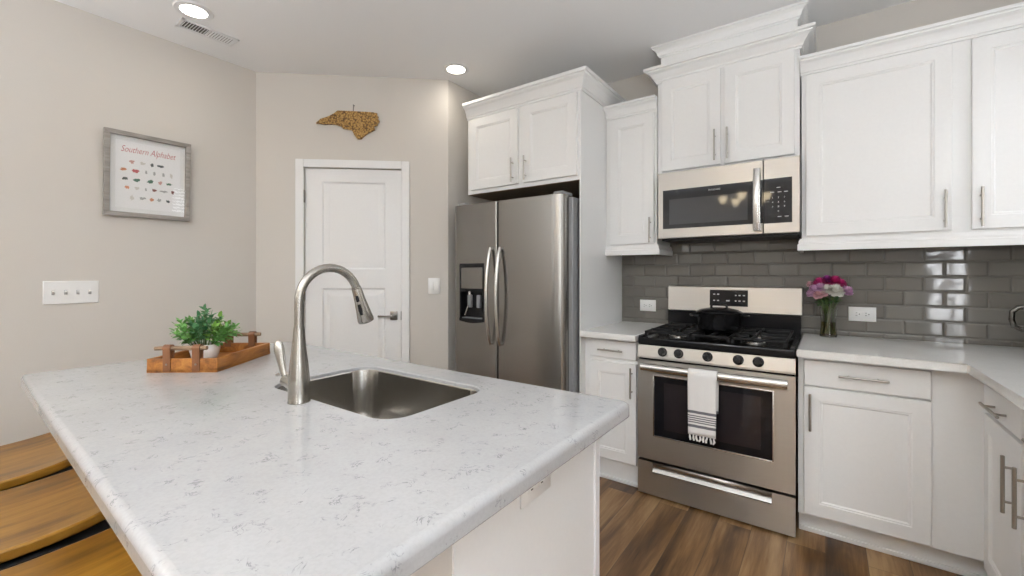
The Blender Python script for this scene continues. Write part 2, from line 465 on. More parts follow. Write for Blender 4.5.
def tag(o, label=None, cat=None, group=None, kind=None):
    for k, v in (('label', label), ('category', cat), ('group', group), ('kind', kind)):
        if v: o[k] = v
    return o
def thing(name, label, cat, loc, rz=0, group=None, local=False):
    o = bpy.data.objects.new(name, None); C.objects.link(o); o.location = loc; o.rotation_euler = (0, 0, rz)
    o.empty_display_size = 0.05
    if local: o['_local'] = 1
    return tag(o, label, cat, group)
def copy_tree(o, parent=None):
    c = o.copy(); C.objects.link(c); c.parent = parent
    for ch in [x for x in C.objects if x.parent == o]: copy_tree(ch, c)
    return c
def struct(name, mb, mat, **k): return tag(mb.build(name, mat, **k), kind='structure')

FY = lambda y: frame_m((0, y, 0), (1, 0, 0), (0, -1, 0))         # faces the camera side (-y)
FX = lambda x: frame_m((x, 0, 0), (0, 1, 0), (-1, 0, 0))         # faces -x ; along = world y

# ================================================================== SETTING
struct('floor', MB().box(LWX - 0.1, FARX + 0.1, REAR - 0.1, BACK + 0.1, -0.05, 0.0), M['floor'])
struct('ceiling', MB().box(LWX - 0.1, FARX + 0.1, REAR - 0.1, BACK + 0.1, CEIL, CEIL + 0.05), M['ceil'])
struct('wall_left', MB().box(LWX - 0.1, LWX, REAR - 0.1, P1[1], 0, CEIL), M['wall'])
wd = Vector((P2[0] - P1[0], P2[1] - P1[1], 0)); WL = wd.length; wd.normalize(); wn = Vector((wd.y, -wd.x, 0))
PW = frame_m((P1[0], P1[1], 0), wd, wn)
DS0, DS1, DZ = 0.335, 1.038, 2.055       # pantry door opening
w = MB(PW)
w.box(-0.08, DS0, -0.1, 0, 0, CEIL); w.box(DS1, WL, -0.1, 0, 0, CEIL); w.box(DS0, DS1, -0.1, 0, DZ, CEIL)
struct('wall_pantry', w, M['wall'])
struct('wall_alcove', MB().box(P2[0] - 0.1, P2[0], P2[1], BACK + 0.1, 0, CEIL), M['wall'])
struct('wall_back', MB().box(P2[0], RWX + 0.1, BACK, BACK + 0.1, 0, CEIL), M['wall'])
wy0, wy1, wz0, wz1 = 2.20, 2.76, 1.35, 2.20
w = MB(); RW0 = 0.2
w.box(RWX, RWX + 0.1, RW0, wy0, 0, CEIL); w.box(RWX, RWX + 0.1, wy1, BACK, 0, CEIL); w.box(RWX, RWX + 0.1, wy0, wy1, 0, wz0); w.box(RWX, RWX + 0.1, wy0, wy1, wz1, CEIL)
struct('wall_right', w, M['wall'])
struct('wall_nook', MB().box(RWX + 0.1, FARX, RW0, RW0 + 0.1, 0, CEIL), M['wall'])

def window(k, m, x0, x1, z0, z1, mat, mull=1, rail=True, sill=True):
    """frame (casing, sash, sill) with a daylight pane, in frame coordinates"""
    t = bpy.data.objects.new('window_%d' % k, None); C.objects.link(t); t['kind'] = 'structure'
    f = MB(m)
    c = 0.07
    for a in ((x0 - c, x0, z0 - c, z1 + c), (x1, x1 + c, z0 - c, z1 + c), (x0, x1, z1, z1 + c), (x0, x1, z0 - c, z0)): f.box(a[0], a[1], 0, 0.02, a[2], a[3], 0.003)
    f.build('window_casing', M['trim'], t)
    f = MB(m); e = 0.055
    for a in ((x0, x0 + e, z0, z1), (x1 - e, x1, z0, z1), (x0 + e, x1 - e, z0, z0 + e), (x0 + e, x1 - e, z1 - e, z1)): f.box(a[0], a[1], -0.06, 0, a[2], a[3])
    if rail: f.box(x0 + e, x1 - e, -0.06, -0.01, (z0 + z1) / 2 - 0.02, (z0 + z1) / 2 + 0.02)
    for i in range(1, mull):
        xm = x0 + (x1 - x0) * i / mull; f.box(xm - 0.045, xm + 0.045, -0.06, 0, z0 + e, z1 - e)
    f.build('window_sash', M['trim'], t)
    MB(m).box(x0, x1, -0.075, -0.062, z0, z1).build('window_pane', mat, t)
    return t
def wall_with_holes(name, m, a0, a1, holes, mat_=None):
    w = MB(m); x = a0
    for (h0, h1, z0, z1) in sorted(holes):
        w.box(x, h0, -0.1, 0, 0, CEIL); w.box(h0, h1, -0.1, 0, 0, z0); w.box(h0, h1, -0.1, 0, z1, CEIL); x = h1
    w.box(x, a1, -0.1, 0, 0, CEIL)
    return struct(name, w, mat_ or M['wall'])
RF = frame_m((0, REAR, 0), (1, 0, 0), (0, 1, 0))
rear_holes = [(1.24, 1.68, 0.08, 2.1)]
wall_with_holes('wall_rear', RF, LWX, FARX, rear_holes)
RMULL = (2,)
for i, h in enumerate(rear_holes): window(i + 1, RF, *h, M['daylight2'], RMULL[i])
FF = frame_m((FARX, 0, 0), (0, 1, 0), (-1, 0, 0))
far_holes = [(-2.3, -1.4, 0.75, 2.2), (-1.0, -0.1, 0.75, 2.2)]
wall_with_holes('wall_far', FF, REAR - 0.1, RW0 + 0.1, far_holes)
for i, h in enumerate(far_holes): window(i + 2, FF, *h, M['daylight'], 2)  # unseen windows, added to bring in daylight from the right
RWF = FX(RWX)
window(4, RWF, wy0, wy1, wz0, wz1, M['daylight3'], 1)
bl = MB(RWF)
for i in range(17): bl.box(wy0 + 0.02, wy1 - 0.02, 0.0, 0.032, wz0 + 0.06 + i * 0.046, wz0 + 0.085 + i * 0.046)
tag(bl.build('window_blind', M['blind'], loc=(RWX, wy0, wz0)), 'white slatted blind hanging in the window above the right counter', 'blind')

# baseboards
bp = [(0, 0), (0.014, 0), (0.014, 0.085), (0.006, 0.1), (0, 0.1)]
b = MB(); b.sweep([(LWX, REAR), P1], bp); struct('baseboard_left', b, M['trim'])
b = MB(); b.sweep([P1, tuple((PW @ Vector((DS0 - 0.06, 0, 0)))[:2])], bp); b.sweep([tuple((PW @ Vector((DS1 + 0.06, 0, 0)))[:2]), P2], bp); struct('baseboard_pantry', b, M['trim'])
b = MB(); b.sweep([P2, (P2[0], BACK)], bp); struct('baseboard_alcove', b, M['trim'])

# pantry door: casing, slab with two moulded panels, lever, hinges
c = MB(PW)
cp = [(0, 0), (0.057, 0), (0.057, 0.012), (0.045, 0.018), (0.012, 0.014), (0, 0.008)]
def casing_piece(c, x0, x1, z0, z1): c.box(x0, x1, 0, 0.016, z0, z1, 0.004)
casing_piece(c, DS0 - 0.058, DS0, 0, DZ + 0.058); casing_piece(c, DS1, DS1 + 0.058, 0, DZ + 0.058); casing_piece(c, DS0, DS1, DZ, DZ + 0.058)
struct('trim_1', c, M['trim'])
dr = bpy.data.objects.new('door_1', None); C.objects.link(dr); dr['kind'] = 'structure'
dr.location = PW @ Vector((DS0, 0, 0))
s0, s1 = DS0 + 0.004, DS1 - 0.004
d = MB(PW); dz0, dz1, yf = 0.012, DZ - 0.005, -0.012
px0, px1 = s0 + 0.12, s1 - 0.118
d.box(s0, px0, yf - 0.035, yf, dz0, dz1); d.box(px1, s1, yf - 0.035, yf, dz0, dz1)
for a, e in ((dz0, 0.23), (1.165, 1.305), (1.955, dz1)): d.box(px0, px1, yf - 0.035, yf, a, e)
for z0, z1 in ((0.23, 1.165), (1.305, 1.955)):
    L = lambda a, q: [(px0 + a, q, z0 + a), (px1 - a, q, z0 + a), (px1 - a, q, z1 - a), (px0 + a, q, z1 - a)]
    d.loft([L(0, yf - 0.03), L(0, yf), L(0.012, yf - 0.009), L(0.03, yf - 0.009), L(0.055, yf - 0.003)])
d.build('door_slab', M['trim'], dr)
hb = MB(PW)
hb.box(0.952, 1.006, yf, yf + 0.008, 0.925, 0.99, 0.002)
hb.cyl((0.972, yf, 0.957), (0.972, yf + 0.045, 0.957), 0.011)
hb.box(0.868, 0.985, yf + 0.036, yf + 0.05, 0.949, 0.965, 0.003)
hb.build('door_handle', M['bronze'], dr)
MB(PW).box(s1 - 0.002, DS1 + 0.004, yf - 0.02, 0.004, 0.925, 0.99).build('strike_plate', M['bronze'], dr)
for hz in (0.28, 1.12, 1.84): MB(PW).cyl((s0 - 0.002, 0.004, hz - 0.045), (s0 - 0.002, 0.004, hz + 0.045), 0.0075, 10).build('hinge', M['bronze'], dr)

# tiled splashback
struct('wall_backsplash', MB().box(-1.248, RWX, BACK - 0.008, BACK, 0.914, 1.50).box(RWX - 0.008, RWX, 1.0, BACK - 0.008, 0.914, wz0 - 0.08), M['tile'])

# ================================================================== LARGE THINGS
HANDLE = M['pull']
def pull_on(parent, m, p0, p1, off=0.03, name='handle'):
    return MB(m).pull(p0, p1, off).build(name, HANDLE, parent)

# ---- island
CT, CB = 0.914, 0.874
IX0, IX1, IY0, IY1 = -2.315, -0.44, 0.168, 1.185
SX0, SX1, SY0, SY1 = -1.455, -0.850, 0.672, 1.052
def bull(rad=0.02, n=8, top=CT):
    return [(rad - rad * math.cos(math.radians(-90 + 180 * i / n)), top - rad + rad * math.sin(math.radians(-90 + 180 * i / n))) for i in range(n + 1)]
ic = MB()
lv = [(0.004, CB), (0.0012, CB + 0.001), (0.0, CB + 0.004)] + [(0.015 - 0.015 * math.cos(math.radians(a)), CT - 0.015 + 0.015 * math.sin(math.radians(a))) for a in (0, 15, 30, 45, 60, 75, 90)]
outer = [[(x, y + 0.062 * (IX1 - x) / (IX1 - IX0) * (IY1 - y) / (IY1 - IY0), z) for x, y in rr(IX0 + o, IX1 - o, IY0 + o, IY1 - o, 0.026 - o)] for o, z in lv]
rings = ic.loft(outer, False, False)
hole_pts = rr(SX0, SX1, SY0, SY1, 0.07)
hz = [(0.003, CT), (0.0, CT - 0.003), (0.0, CB)]
holes = [[(x, y, z) for x, y in rr(SX0 - o, SX1 + o, SY0 - o, SY1 + o, 0.07 + o)] for o, z in hz]
hr = ic.loft(holes, False, False)
for a, b_ in ((rings[-1], hr[0]), (rings[0], hr[-1])):
    es = []
    for lp in (a, b_):
        for i in range(len(lp)):
            e = ic.bm.edges.get((lp[i], lp[(i + 1) % len(lp)])); es.append(e)
    bmesh.ops.triangle_fill(ic.bm, edges=es, use_beauty=True)
tag(ic.build('island_countertop', M['quartz'], loc=(IX0, IY0, CB)), 'white quartz island countertop with grey flecks, rounded edge and a sink cutout', 'countertop')

isl = thing('kitchen_island', 'white kitchen island base under the flecked quartz slab', 'island', (-1.4, 0.8, 0))
EX = -0.526
b = MB()
b.box(-2.22, EX - 0.02, 0.57, 0.59, 0.0, CB); b.box(-2.22, EX - 0.02, 1.11, 1.128, 0.10, CB); b.box(-2.22, -2.2, 0.59, 1.11, 0, CB)
b.box(-2.2, EX - 0.02, 0.59, 1.11, 0.10, 0.12); b.box(-2.2, EX - 0.02, 1.03, 1.05, 0, 0.1)
b.build('body', M['cab'], isl)
b = MB(); b.box(EX - 0.02, EX, 0.556, 1.12, 0, CB); b.build('end_panel', M['cab'], isl)
b = MB(); b.box(EX - 0.02, EX + 0.006, 1.12, 1.148, 0, CB, 0.003); b.build('corner_stile', M['trim'], isl)
b = MB(); b.box(-2.22, EX - 0.004, 0.435, 0.556, 0, CB); tag(b.build('knee_wall', M['wall'], isl), 'painted greige knee wall on the seating side')
m = frame_m((0, 1.128, 0), (1, 0, 0), (0, 1, 0))
for i in range(4):
    x0 = -2.2 + i * 0.413
    dd = MB(m).door(x0 + 0.008, x0 + 0.405, 0.13, CB - 0.03).build('door', M['cab'], isl)
    px = x0 + (0.365 if i % 2 == 0 else 0.045)
    pull_on(dd, m, (px, 0.02, 0.6), (px, 0.02, 0.77))

def plate_thing(name, label, cat, m, x0, x1, z0, z1, kind, group=None):
    """wall plate in frame coordinates: outlet sockets, toggles or rockers"""
    base = m @ Vector(((x0 + x1) / 2, 0, z0))
    t = thing(name, label, cat, base, group=group)
    MB(m).slab(x0, x1, z0, z1, 0.006, 0.003).build('plate', M['plate'], t)
    cz = (z0 + z1) / 2
    if kind == 'outlet':
        for k in (-1, 1):
            cx = (x0 + x1) / 2 + k * (x1 - x0) * 0.17
            so = MB(m).box(cx - 0.0165, cx + 0.0165, 0.006, 0.008, cz - 0.014, cz + 0.014, 0.001).build('socket', M['plate'], t)
            sl = MB(m)
            sl.box(cx - 0.009, cx - 0.001, 0.008, 0.0086, cz - 0.008, cz - 0.0055); sl.box(cx - 0.008, cx - 0.001, 0.008, 0.0086, cz + 0.0055, cz + 0.008)
            sl.cyl((cx + 0.008, 0.0078, cz), (cx + 0.008, 0.0086, cz), 0.0028, 8)
            sl.build('slots', M['slot'], so)
    elif kind == 'toggle':
        for k in range(4):
            cx = x0 + (x1 - x0) * (0.17 + 0.22 * k)
            MB(m).box(cx - 0.006, cx + 0.006, 0.006, 0.008, cz - 0.0125, cz + 0.0125).build('toggle_slot', M['ink'], t)
            tg = MB(m @ Matrix.Translation((cx, 0.008, cz)) @ Matrix.Rotation(math.radians(25), 4, 'X')); tg.box(-0.0045, 0.0045, -0.004, 0.014, -0.004, 0.004, 0.001); tg.build('toggle', M['plate'], t)
    elif kind == 'rocker':
        for k in (-1, 1):
            cx = (x0 + x1) / 2 + k * (x1 - x0) * 0.21
            MB(m).slab(cx - 0.0155, cx + 0.0155, cz - 0.033, cz + 0.033, 0.0095, 0.002).build('rocker', M['plate'], t)
    return t
IPF = frame_m((EX, 0, 0), (0, 1, 0), (1, 0, 0))
plate_thing('electrical_outlet', 'white double outlet on the end panel of the island', 'outlet', IPF, 0.758, 0.878, 0.772, 0.845, 'outlet')

# ---- sink
sk = thing('kitchen_sink', 'stainless undermount single bowl sink sunk in the island', 'sink', ((SX0 + SX1) / 2, (SY0 + SY1) / 2, 0.70))
b = MB()
lv = [(0.0005, CT - 0.014), (0.002, CT - 0.013), (0.0025, CT - 0.016), (0.004, 0.76), (0.012, 0.715), (0.03, 0.695), (0.06, 0.688)]
loops = [[(x, y, z) for x, y in rr(SX0 + o, SX1 - o, SY0 + o, SY1 - o, 0.07 - min(o, 0.03))] for o, z in lv]
b.loft(loops, False, True)
sb = b.build('bowl', M['sinks'], sk, recalc=False, angle=60)
sm = sb.modifiers.new('thickness', 'SOLIDIFY'); sm.thickness = 0.0015; sm.offset = 1
MB().lathe([(0.0, 0.690), (0.03, 0.6905), (0.042, 0.693), (0.045, 0.690), (0.045, 0.689)], ((SX0 + SX1) / 2, 0.80), 24).build('drain', M['chrome'], sk)

# ---- faucet
FXX, FYY = -1.19, 0.636
fa = thing('kitchen_faucet', 'brushed nickel gooseneck pull-down faucet standing behind the sink', 'faucet', (FXX, FYY, CT))
b = MB()
b.lathe([(0.0295, CT), (0.0295, CT + 0.003), (0.0285, CT + 0.006), (0.0285, CT + 0.04), (0.0275, CT + 0.07), (0.0235, CT + 0.11), (0.0185, CT + 0.15), (0.0152, CT + 0.19), (0.0140, CT + 0.205), (0.0140, CT + 0.209)], (FXX, FYY), 56)
b.build('body', M['nickel'], fa)
R0 = 0.094; zc = 1.194
pts = [(FXX, FYY, 1.118), (FXX, FYY, 1.16)]
for i in range(0, 19):
    a = math.radians(180 - 160 * i / 18); pts.append((FXX, FYY + R0 + R0 * math.cos(a), zc + R0 * math.sin(a)))
b = MB(); b.tube(pts, 0.0125, 20, up=(1, 0, 0)); b.build('spout', M['nickel'], fa, angle=60)
hp = Vector(pts[-1]); hd = Vector((0, 0.32, -0.947))
b = MB()
b.tube([hp - hd * 0.004, hp, hp + hd * 0.002, hp + hd * 0.04, hp + hd * 0.075, hp + hd * 0.105, hp + hd * 0.112], [0.0138, 0.0142, 0.0148, 0.0172, 0.0212, 0.0250, 0.0242], 24, up=(1, 0, 0))
sh = b.build('spray_head', M['nickel'], fa)
b = MB(); b.tube([hp - hd * 0.0012, hp + hd * 0.0012], 0.0149, 20, up=(1, 0, 0)); b.build('joint_ring', M['bronze'], sh)
b = MB(); b.tube([hp + hd * 0.112, hp + hd * 0.1135], [0.022, 0.021], 20, up=(1, 0, 0)); b.build('spray_face', M['slot'], sh)
b = MB()
nrm = Vector((0.58, -0.79, -0.2)); nrm = (nrm - hd * nrm.dot(hd)).normalized()
for k0, k1, rr_ in ((0.022, 0.040, 0.0055), (0.05, 0.084, 0.007)):
    b.tube([hp + hd * k0 + nrm * 0.0148, hp + hd * (k0 + k1) / 2 + nrm * 0.0168, hp + hd * k1 + nrm * 0.0190], [rr_ * 0.8, rr_, rr_ * 0.8], 12, up=nrm)
b.build('spray_button', M['black'], sh)
b = MB()
b.cyl((FXX - 0.024, FYY, CT + 0.045), (FXX - 0.076, FYY, CT + 0.05), 0.0185, 20, 0.0165, 0.002)
q = Vector((FXX - 0.070, FYY, CT + 0.05))
lp = [q + Vector((0, 0, 0.004)), q + Vector((-0.012, -0.002, 0.018)), q + Vector((-0.02, -0.004, 0.05)), q + Vector((-0.029, -0.006, 0.085)), q + Vector((-0.034, -0.006, 0.105)), q + Vector((-0.036, -0.006, 0.111))]
b.tube(lp, [0.0085, 0.0085, 0.0115, 0.0150, 0.0115, 0.004], 16, flat=0.55, up=(0.8, 0.58, 0))
b.build('lever', M['nickel'], fa)
tag(MB().lathe([(0.03, CT), (0.03, CT + 0.003), (0.026, CT + 0.006), (0.0, CT + 0.007)], (-1.545, 0.775), 24).build('sink_hole_cover', M['chrome'], loc=(-1.545, 0.775, CT)), 'flat round chrome cover disc on the island behind the faucet lever', 'cover')

# ---- perimeter countertops
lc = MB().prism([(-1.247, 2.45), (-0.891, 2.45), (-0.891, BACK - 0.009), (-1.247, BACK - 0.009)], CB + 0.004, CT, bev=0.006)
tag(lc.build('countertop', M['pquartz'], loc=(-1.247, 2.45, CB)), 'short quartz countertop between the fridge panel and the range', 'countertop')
CRX = 0.462
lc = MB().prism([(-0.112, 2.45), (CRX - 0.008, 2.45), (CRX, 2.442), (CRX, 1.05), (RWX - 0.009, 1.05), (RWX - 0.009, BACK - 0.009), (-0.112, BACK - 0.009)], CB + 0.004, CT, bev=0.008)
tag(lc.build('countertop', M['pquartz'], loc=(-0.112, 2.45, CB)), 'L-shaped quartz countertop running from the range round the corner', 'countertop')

# ---- base cabinets
BF = 2.53
def toe(t, x0, x1, y):
    MB().box(x0, x1, y, y + 0.015, 0, 0.118).build('toe_kick', M['cab'], t)
    MB().box(x0, x1, y - 0.012, y, 0, 0.022, 0.004).build('shoe_molding', M['cab'], t)
t = thing('base_cabinet', 'narrow white base cabinet between the fridge panel and the range', 'cabinet', (-1.07, 2.8, 0))
MB().box(-1.247, -0.893, BF, BACK - 0.01, 0.095, CB + 0.003, 0.001).build('body', M['cab'], t)
toe(t, -1.247, -0.893, BF + 0.012)
d = MB(FY(BF)).slab(-1.207, -0.907, 0.757, 0.862, 0.02).build('drawer', M['cab'], t)
pull_on(d, FY(BF - 0.02), (-1.14, 0, 0.807), (-0.982, 0, 0.807))
d = MB(FY(BF)).door(-1.207, -0.907, 0.135, 0.733).build('door', M['cab'], t)
pull_on(d, FY(BF - 0.02), (-0.932, 0, 0.535), (-0.932, 0, 0.715))

t = thing('base_cabinet', 'wide white corner base cabinet right of the range', 'cabinet', (0.2, 2.8, 0))
MB().box(-0.109, 1.09, BF, BACK - 0.01, 0.112, CB + 0.003, 0.001).build('body', M['cab'], t)
toe(t, -0.109, 0.57, BF + 0.075)
d = MB(FY(BF)).slab(-0.085, 0.36, 0.74, 0.86, 0.02).build('drawer', M['cab'], t)
pull_on(d, FY(BF - 0.02), (0.047, 0, 0.802), (0.224, 0, 0.802))
d = MB(FY(BF)).door(-0.085, 0.36, 0.125, 0.733).build('door', M['cab'], t)
pull_on(d, FY(BF - 0.02), (-0.06, 0, 0.53), (-0.06, 0, 0.705))
BX = 0.52
t = thing('base_cabinet', 'white two-door base cabinet along the right wall, cut by the photo edge', 'cabinet', (0.8, 2.0, 0))
MB().box(BX, 1.09, 1.10, BF - 0.001, 0.112, CB + 0.003, 0.001).build('body', M['cab'], t)
MB().box(BX + 0.005, BX + 0.02, 1.10, BF, 0, 0.112).build('toe_kick', M['cab'], t)
m = FX(BX); mh = FX(BX - 0.02)
for (y0, y1, hy) in ((2.055, 2.452, 2.098), (1.64, 2.035, 1.988), (1.12, 1.62, 1.16)):
    d = MB(m).slab(y0, y1, 0.742, 0.86, 0.02).build('drawer', M['cab'], t)
    yc = (y0 + y1) / 2 + (0.0 if y0 > 2 else -0.03)
    pull_on(d, mh, (yc - 0.1, 0, 0.785), (yc + 0.1, 0, 0.785))
    d = MB(m).door(y0, y1, 0.125, 0.73).build('door', M['cab'], t)
    pull_on(d, mh, (hy, 0, 0.487), (hy, 0, 0.675))

# ---- wall cabinets
UF = 2.86
def crown_prof(z0, h, proj):
    return [(0, z0), (0.008, z0), (0.010, z0 + h * 0.12), (0.016, z0 + h * 0.14), (0.018, z0 + h * 0.26), (proj * 0.38, z0 + h * 0.40), (proj * 0.55, z0 + h * 0.60), (proj * 0.82, z0 + h * 0.72), (proj * 0.84, z0 + h * 0.80), (proj, z0 + h * 0.83), (proj, z0 + h), (0, z0 + h)]
def rail_prof(z0, z1, p=0.018):
    return [(0, z0), (p, z0), (p, z0 + (z1 - z0) * 0.5), (p - 0.005, z0 + (z1 - z0) * 0.58), (p - 0.005, z0 + (z1 - z0) * 0.75), (p - 0.012, z1), (0, z1)]
# over the fridge
t = thing('fridge_cabinet', 'white two-door wall cabinet above the fridge with tall side panel', 'cabinet', (-1.72, 2.8, 1.862))
OF = 2.47
MB().box(-2.19, -1.257, OF, BACK - 0.01, 1.866, 2.43, 0.001).build('body', M['cab'], t)
MB().box(-2.189, -1.258, OF + 0.002, BACK - 0.012, 1.862, 1.8655).build('underside', M['niche'], t)  # thin brown sheet, darker than the cabinet paint
MB().box(-1.256, -1.248, OF - 0.004, BACK - 0.01, 0, 2.43, 0.002).build('side_panel', M['cab'], t)
MB().sweep([(-2.192, OF), (-1.246, OF), (-1.246, BACK - 0.01)], crown_prof(2.425, 0.112, 0.064)).build('crown_molding', M['cab'], t, angle=25)
for x0, x1, px in ((-2.15, -1.722, -1.757), (-1.678, -1.268, -1.65)):
    d = MB(FY(OF)).door(x0, x1, 1.893, 2.415).build('door', M['cab'], t)
    pull_on(d, FY(OF - 0.02), (px, 0, 1.905), (px, 0, 2.07))
# left of the microwave
t = thing('wall_cabinet', 'narrow white single-door wall cabinet between fridge panel and microwave', 'cabinet', (-1.07, 3.0, 1.40))
MB().box(-1.247, -0.893, UF, BACK - 0.01, 1.44, 2.37, 0.001).build('body', M['cab'], t)
MB().sweep([(-1.247, UF), (-0.892, UF)], crown_prof(2.34, 0.085, 0.055)).build('crown_molding', M['cab'], t, angle=25)
MB().sweep([(-1.247, UF), (-0.892, UF), (-0.892, BACK - 0.01)], rail_prof(1.398, 1.462)).build('light_rail', M['cab'], t, angle=25)
d = MB(FY(UF)).door(-1.212, -0.91, 1.472, 2.325).build('door', M['cab'], t)
pull_on(d, FY(UF - 0.02), (-0.93, 0, 1.475), (-0.93, 0, 1.64))
# above the microwave
t = thing('wall_cabinet', 'white two-door wall cabinet directly above the microwave, with big crown', 'cabinet', (-0.5, 3.0, 1.91))
MB().box(-0.888, -0.115, UF, BACK - 0.01, 1.912, 2.535, 0.001).build('body', M['cab'], t)
MB().sweep([(-0.888, BACK - 0.01), (-0.888, UF), (-0.115, UF), (-0.115, BACK - 0.01)], crown_prof(2.505, 0.092, 0.072)).build('crown_molding', M['cab'], t, angle=25)
for x0, x1, px in ((-0.858, -0.512, -0.54), (-0.49, -0.138, -0.472)):
    d = MB(FY(UF)).door(x0, x1, 1.93, 2.502).build('door', M['cab'], t)
    pull_on(d, FY(UF - 0.02), (px, 0, 1.95), (px, 0, 2.135))
t = thing('vent_chase', 'white boxed vent chase rising from the microwave cabinet crown to the ceiling', 'duct cover', (-0.5, 3.0, 2.598))
MB().box(-0.868, -0.125, UF, BACK - 0.01, 2.5985, CEIL - 0.002, 0.001).build('body', M['cab'], t)
MB().sweep([(-0.868, BACK - 0.01), (-0.868, UF), (-0.125, UF), (-0.125, BACK - 0.01)], crown_prof(2.672, 0.066, 0.05)).build('crown_molding', M['cab'], t, angle=25)
# right of the microwave
t = thing('wall_cabinet', 'large white wall cabinet right of the microwave, above the flower vase', 'cabinet', (0.5, 3.0, 1.40))
MB().box(-0.107, 1.095, UF, BACK - 0.01, 1.44, 2.39, 0.001).build('body', M['cab'], t)
MB().sweep([(-0.112, UF), (1.095, UF)], crown_prof(2.352, 0.088, 0.06)).build('crown_molding', M['cab'], t, angle=25)
MB().sweep([(-0.108, BACK - 0.01), (-0.108, UF), (1.095, UF)], rail_prof(1.398, 1.462)).build('light_rail', M['cab'], t, angle=25)
for x0, x1, px in ((-0.087, 0.478, 0.452), (0.543, 1.08, 0.57)):
    d = MB(FY(UF)).door(x0, x1, 1.475, 2.345).build('door', M['cab'], t)
    pull_on(d, FY(UF - 0.02), (px, 0, 1.485), (px, 0, 1.662))

# ---- refrigerator
fr = thing('refrigerator', 'stainless side-by-side refrigerator with water dispenser', 'fridge', (-1.77, 2.7, 0))
FD = 2.335
MB().box(-2.185, -1.274, FD + 0.075, BACK - 0.03, 0.03, 1.75, 0.004).build('case', M['fside'], fr)
MB().box(-2.17, -1.30, FD + 0.05, FD + 0.10, 0.02, 0.10).build('toe_grille', M['slot'], fr)
def fridge_door(x0, x1, rl, rrt, z0, z1):
    """front plan with a gently turned outer edge"""
    poly = []
    def arc(xe, r, sgn):
        out = []
        for i in range(9):
            a = math.radians(90 * i / 8)
            out.append((xe + sgn * (-r[0] + r[0] * math.sin(a)), FD + r[1] - r[1] * math.cos(a)))
        return out
    right = arc(x1, rrt, 1); left = arc(x0, rl, -1)
    return [(x0, FD + 0.07)] + left[::-1] + right + [(x1, FD + 0.07)]
for side, x0, x1, rl, rt in (('l', -2.213, -1.812, (0.03, 0.035), (0.012, 0.012)), ('r', -1.803, -1.298, (0.012, 0.012), (0.085, 0.055))):
    b = MB(); poly = fridge_door(x0, x1, rl, rt, 0.1, 1.765)
    if side == 'r':
        b.prism(poly, 0.11, 1.765, bev=0.0); dd = b.build('door', M['fsteel'], fr, angle=40)
    else:
        # freezer door: cut round the dispenser bay
        bx0, bx1, bz0, bz1 = -2.15, -1.925, 0.935, 1.345
        b.prism(poly, 0.11, bz0); b.prism(poly, bz1, 1.765)
        fl = [p for p in poly]
        b.prism([(x0, FD + 0.07)] + [p for p in poly[1:-1] if p[0] < bx0] + [(bx0, FD), (bx0, FD + 0.07)], bz0, bz1)
        b.prism([(bx1, FD + 0.07), (bx1, FD)] + [p for p in poly[1:-1] if p[0] > bx1] + [(x1, FD + 0.07)], bz0, bz1)
        dd = b.build('door', M['fsteel'], fr, angle=40)
        dp = MB(FY(FD)); 
        dp.box(bx0, bx1, -0.055, -0.05, bz0, bz1)
        for a in ((bx0, bx0 + 0.012, bz0, bz1), (bx1 - 0.012, bx1, bz0, bz1), (bx0, bx1, bz1 - 0.028, bz1), (bx0, bx1, 1.145, 1.165)): dp.box(a[0], a[1], -0.05, 0.004, a[2], a[3], 0.002)
        arcp = [(bx0 + (bx1 - bx0) * i / 12, 0.935 - 0.012 * math.sin(math.pi * i / 12)) for i in range(13)] + [(bx1, 0.955), (bx0, 0.955)]
        dp.prism(arcp, -0.05, 0.006, 'y')
        ds = dp.build('dispenser_bay', M['black'], dd)
        MB(FY(FD)).box(bx0 + 0.012, bx1 - 0.012, -0.04, 0.001, 1.165, bz1 - 0.028, 0.003).build('dispenser_panel', M['fsteel'], ds)
        for px_ in (-2.095, -2.01): MB(FY(FD)).box(px_, px_ + 0.03, -0.045, -0.02, 1.03, 1.12, 0.004).build('dispenser_paddle', M['fside'], ds)
        b = MB(FY(FD)); b.cyl((-2.08, -0.03, 1.147), (-2.08, -0.03, 1.12), 0.012); b.build('water_nozzle', M['lsteel'], ds)
        b = MB(FY(FD)); b.cyl((-2.08, -0.012, 1.045), (-2.105, -0.006, 0.975), 0.005); b.build('lever_edge', M['lsteel'], ds)
        b = MB(FY(FD)); b.box(bx0 + 0.02, bx1 - 0.02, -0.05, 0.0, 0.955, 0.96); b.build('drip_grille', M['fside'], ds)
    hx = -1.857 if side == 'l' else -1.775
    b = MB(); hp_ = []
    for i in range(17):
        k = i / 16; z = 0.79 + k * 0.66
        hp_.append((hx, FD - 0.014 - 0.045 * math.sin(math.pi * k) ** 0.8, z))
    b.tube(hp_, [0.009] + [0.0125] * 15 + [0.009], 14, flat=1.0, up=(1, 0, 0))
    b.cyl((hx, FD + 0.004, 0.80), (hx, FD - 0.018, 0.80), 0.011, 12); b.cyl((hx, FD + 0.004, 1.44), (hx, FD - 0.018, 1.44), 0.011, 12)
    b.build('handle', M['lsteel'], dd)
for x in (-2.15, -1.345): MB().box(x - 0.035, x + 0.035, FD + 0.02, FD + 0.14, 1.766, 1.785, 0.005).build('hinge_cover', M['fside'], fr)

